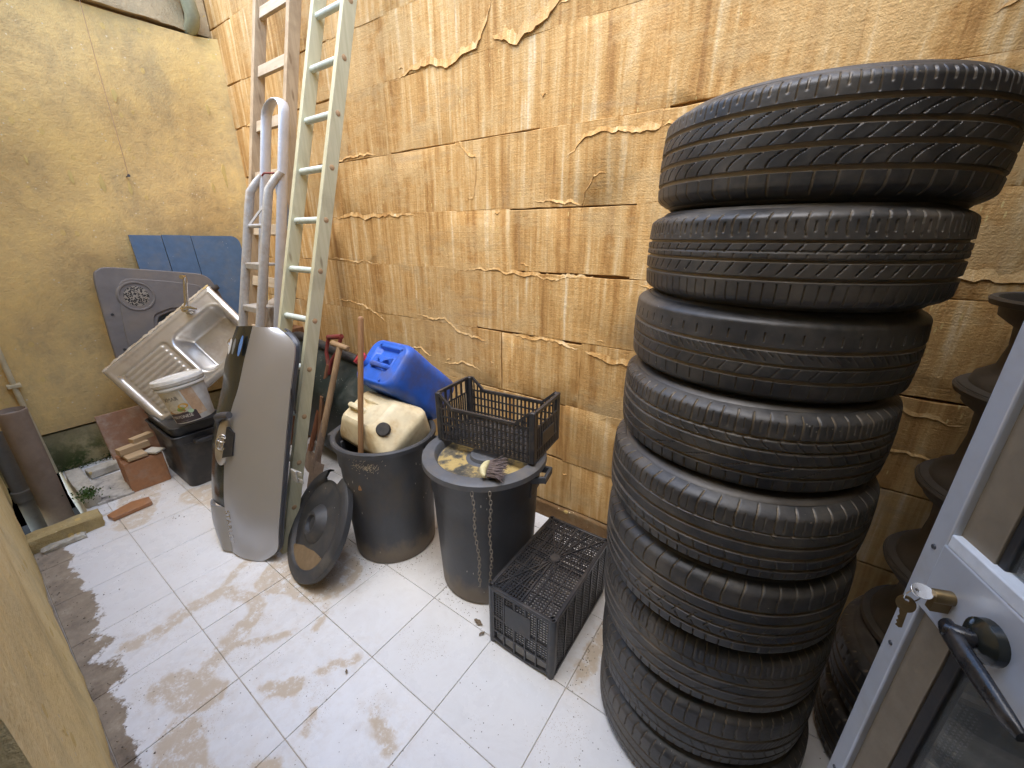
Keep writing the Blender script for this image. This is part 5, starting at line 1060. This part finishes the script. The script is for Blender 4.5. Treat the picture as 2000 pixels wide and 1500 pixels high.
# ================================================================== GLASS DOOR
dr = thing('glass_door', 'aluminium glazed door standing open at the right edge with black lever handle', 'door', (0,0,0))
fe, hg = Vector((.245, .762, 0)), Vector((.55, -.05, 0)); X = (hg-fe).normalized(); Lw = (hg-fe).length; frame(dr, X, Vector((0,0,1)).cross(X), (0,0,1), fe)
def bx(name, x0, x1, y0, y1, z0, z1, mat, bev=.003):
    b = MB(); b.box(((x0+x1)/2, (y0+y1)/2, (z0+z1)/2), (x1-x0, y1-y0, z1-z0)); return part(b, name, mat, dr, bevel=bev)
bx('stile', 0, .034, -.022, .022, .015, 2.08, M_ALUDOOR); bx('stile', Lw-.05, Lw, -.022, .022, .015, 2.08, M_ALUDOOR)
bx('stile_face', .0335, .088, -.012, .018, .016, 2.079, M_BEAD, .001)
bx('gasket', .0875, .108, -.009, .012, .11, 1.031, M_CAPBLK, .002); bx('gasket', .0875, .100, -.009, .012, 1.160, 2.0, M_CAPBLK, .002)
bx('mid_rail', .030, Lw-.045, -.0235, .020, 1.030, 1.142, M_ALUDOOR); bx('glazing_bead', .0345, Lw-.046, -.0225, .016, 1.1415, 1.162, worn('white_bead', (.70,.73,.76), .35, amt=.2), .002)
bx('rail', .0335, Lw-.045, -.020, .020, .015, .11, M_ALUDOOR); bx('rail', .0335, Lw-.045, -.020, .020, 2.0, 2.08, M_ALUDOOR)
bx('pane', .100, Lw-.045, -.003, .003, .105, 1.032, M_GLASS, 0); bx('pane', .095, Lw-.045, -.003, .003, 1.158, 2.005, M_GLASS, 0)
hd = None
b = MB(); b.lathe([(0, .018), (.016, .018), (.026, .010), (.027, 0)], 28, Matrix.Translation((.138, -.0235, 1.085)) @ Matrix.Rotation(PI/2, 4, 'X')); ro = part(b, 'handle', M_GLOSSBLK, dr, ang=45)
b = MB(); b.tube([(.138, -.030, 1.085), (.137, -.044, 1.084), (.134, -.054, 1.083), (.126, -.060, 1.082)], [.011, .011, .012, .010], 14)
pts = [(.118, -.056, 1.083, .009, .0075), (.127, -.057, 1.081, .0125, .009), (.155, -.059, 1.078, .0135, .0085), (.19, -.059, 1.073, .0125, .008), (.222, -.058, 1.067, .010, .0075), (.238, -.056, 1.064, .007, .005)]
b.loft([[(x, y+dy*math.cos(a), z+dz*math.sin(a)) for a in np.linspace(0, 2*PI, 13)[:-1]] for x, y, z, dz, dy in pts], close_v=True, cap=True); part(b, 'lever', worn('scuffed_black_enamel', (.012,.012,.014), .25, dirt=(.40,.36,.30), amt=.12, dscale=40), ro, ang=60)
b = MB(); b.lathe([(0, .022), (.0085, .022), (.0095, .019), (.0095, 0)], 18, Matrix.Translation((.074, -.0235, 1.086)) @ Matrix.Rotation(PI/2, 4, 'X')); b.box((.074, -.034, 1.072), (.010, .021, .018)); part(b, 'lock_cylinder', M_BRASS, dr, ang=45)
for z in (.25, .60, .93, 1.045, 1.125, 1.5, 1.9):
    b = MB(); b.lathe([(0, .0022), (.0035, .0018), (.0042, 0)], 10, Matrix.Translation((.017, -.022, z)) @ Matrix.Rotation(PI/2, 4, 'X')); part(b, 'screw', M_DKMETAL, dr)
ky = thing('key_pair', 'two keys on a ring, one in the door lock', 'keys', (0,0,0)); ky.location = dr.matrix_world @ Vector((0,0,0)); ky.location = fe; ky.rotation_euler = dr.rotation_euler
def key(parent, M_, mat):
    b = MB(); pts = ell(.0125, .0105, 20); hole = ell(.0028, .0028, 10, -.006, 0); me = shape_mesh([pts, hole], .0008, .0003, 'key', mat); b2 = [(x, y) for x, y in ((.010,.004),(.038,.004),(.040,.001),(.038,-.003),(.034,-.0015),(.031,-.0035),(.028,-.0018),(.024,-.0036),(.020,-.002),(.014,-.004),(.010,-.004))]
    me2 = shape_mesh([b2], .0008, .0002, 'key_blade', mat); o = link('key_bow', me, parent); o.matrix_local = M_; q = link('key_blade', me2, o); return o
KM = Matrix.Translation((.074, -.058, 1.090)) @ Matrix.Rotation(R(90), 4, 'Z') @ Matrix.Rotation(R(30), 4, 'X'); key(ky, KM, M_CHROME)
KM2 = Matrix.Translation((.070, -.066, 1.060)) @ Matrix.Rotation(R(-10), 4, 'Z') @ Matrix.Rotation(R(85), 4, 'Y') @ Matrix.Rotation(R(30), 4, 'X'); key(ky, KM2, M_BRASS)
b = MB(); b.tube([(.0715+.003*math.sin(a), -.063+.009*math.cos(a), 1.077+.014*math.sin(a)) for a in np.linspace(0, 2*PI, 25)[:-1]], .0007, 6, closed=True); part(b, 'ring', M_CHROME, ky)
hs = thing('grey_hose', 'coil of clear grey hose on the floor behind the glass door', 'hose', (.75, .75, 0))
b = MB(); b.tube([(.80+(.20+.004*k/20)*math.cos(k*.3), .82+(.20+.004*k/20)*math.sin(k*.3), .02+.022*(k*.3/(2*PI))) for k in range(66)], .012, 8); part(b, 'tube', worn('clear_grey_hose', (.42,.46,.48), .3, amt=.2), hs, True, ang=60)

# ================================================================== CRUMBS AND LITTER ON THE TILES
rg = random.Random(21); b = MB()
def crumb(x, y, s_):
    a = rg.random()*6.28; P = [(x+s_*math.cos(a+q*2.1)*rg.uniform(.6, 1), y+s_*math.sin(a+q*2.1)*rg.uniform(.6, 1), .0) for q in range(3)]; b.add(P+[(x, y, s_*rg.uniform(.3, .9))], [(0,1,3),(1,2,3),(2,0,3)])
for cx, cy, r0 in ((-1.553, 1.10, .215), (-1.003, 1.209, .222)):
    for i in range(170):
        a = rg.uniform(PI*.8, PI*2.1); d = r0+abs(rg.gauss(0, .03)); crumb(cx+d*math.cos(a), cy+d*math.sin(a), rg.uniform(.0012, .0045))
for i in range(200): crumb(rg.gauss(-1.68, .14), rg.gauss(.68, .08), rg.uniform(.001, .0035))
for i in range(130): crumb(rg.uniform(-2.0, -.4), rg.uniform(.0, 1.0), rg.uniform(.001, .003))
for i in range(90): crumb(-.40+rg.gauss(0, .02), rg.uniform(.92, 1.45), rg.uniform(.0015, .005))
for i in range(160): crumb(rg.gauss(-3.1, .25), rg.gauss(.35, .12), rg.uniform(.001, .005))
for i in range(160): crumb(rg.uniform(-3.0, -1.2), NY+.01+abs(rg.gauss(0, .04)), rg.uniform(.0015, .006))
o = part(b, 'crumbs', worn('earth_crumbs', (.20,.15,.10), .9, amt=.4, dscale=40)); tag(o, 'scattered earth crumbs and grit on the white tiles', 'grit', kind='stuff')
LF = worn('dry_leaf', (.20,.15,.10), .8, amt=.3, dscale=30)
for i, (x, y, s_, lb) in enumerate(((-.845, .945, .022, 'crumpled dry leaf by the foot of the second bin'), (-.80, .915, .014, 'small leaf scrap between the second bin and the mesh crate'), (-1.12, .50, .010, 'tiny dark leaf scrap on a tile joint'))):
    t = thing('dry_leaf', lb, 'leaf', (x, y, .001), (0, 0, i*1.3)); b = MB(); rows = []
    for k in range(7): f = k/6; w_ = s_*.45*math.sin(PI*(f*.9+.05))*(1+.3*math.sin(k*2.3)); rows.append([Vector((s_*(f-.5)*2, w_*q, .003+.006*abs(q)*s_/.02+.003*math.sin(k))) for q in (-1, -.4, .4, 1)])
    part(shell(rows, .0006), 'blade', LF, t, ang=60)

# old paint scrapes on the first bin
b = MB(); rg = random.Random(77)
for i in range(120):
    a = R(-62)+rg.gauss(0, .16); z = .575+rg.gauss(0, .014); r_ = .207+(.228-.207)*z/.65+.0075; l = rg.uniform(.003, .011); t_ = rg.uniform(.2, 1.2)
    p = lambda a_, z_: (r_*math.cos(a_), r_*math.sin(a_), z_); b.add([p(a, z), p(a+l*math.cos(t_)/.22, z+l*math.sin(t_)), p(a+l*math.cos(t_)/.22+.004, z+l*math.sin(t_)-.0015), p(a+.004, z-.0015)], [(0,1,2,3)])
o = part(b, 'paint_scrapes', mat_simple('pale_paint_scrape', (.55,.47,.34), .8), bin1); o['kind'] = 'stuff'
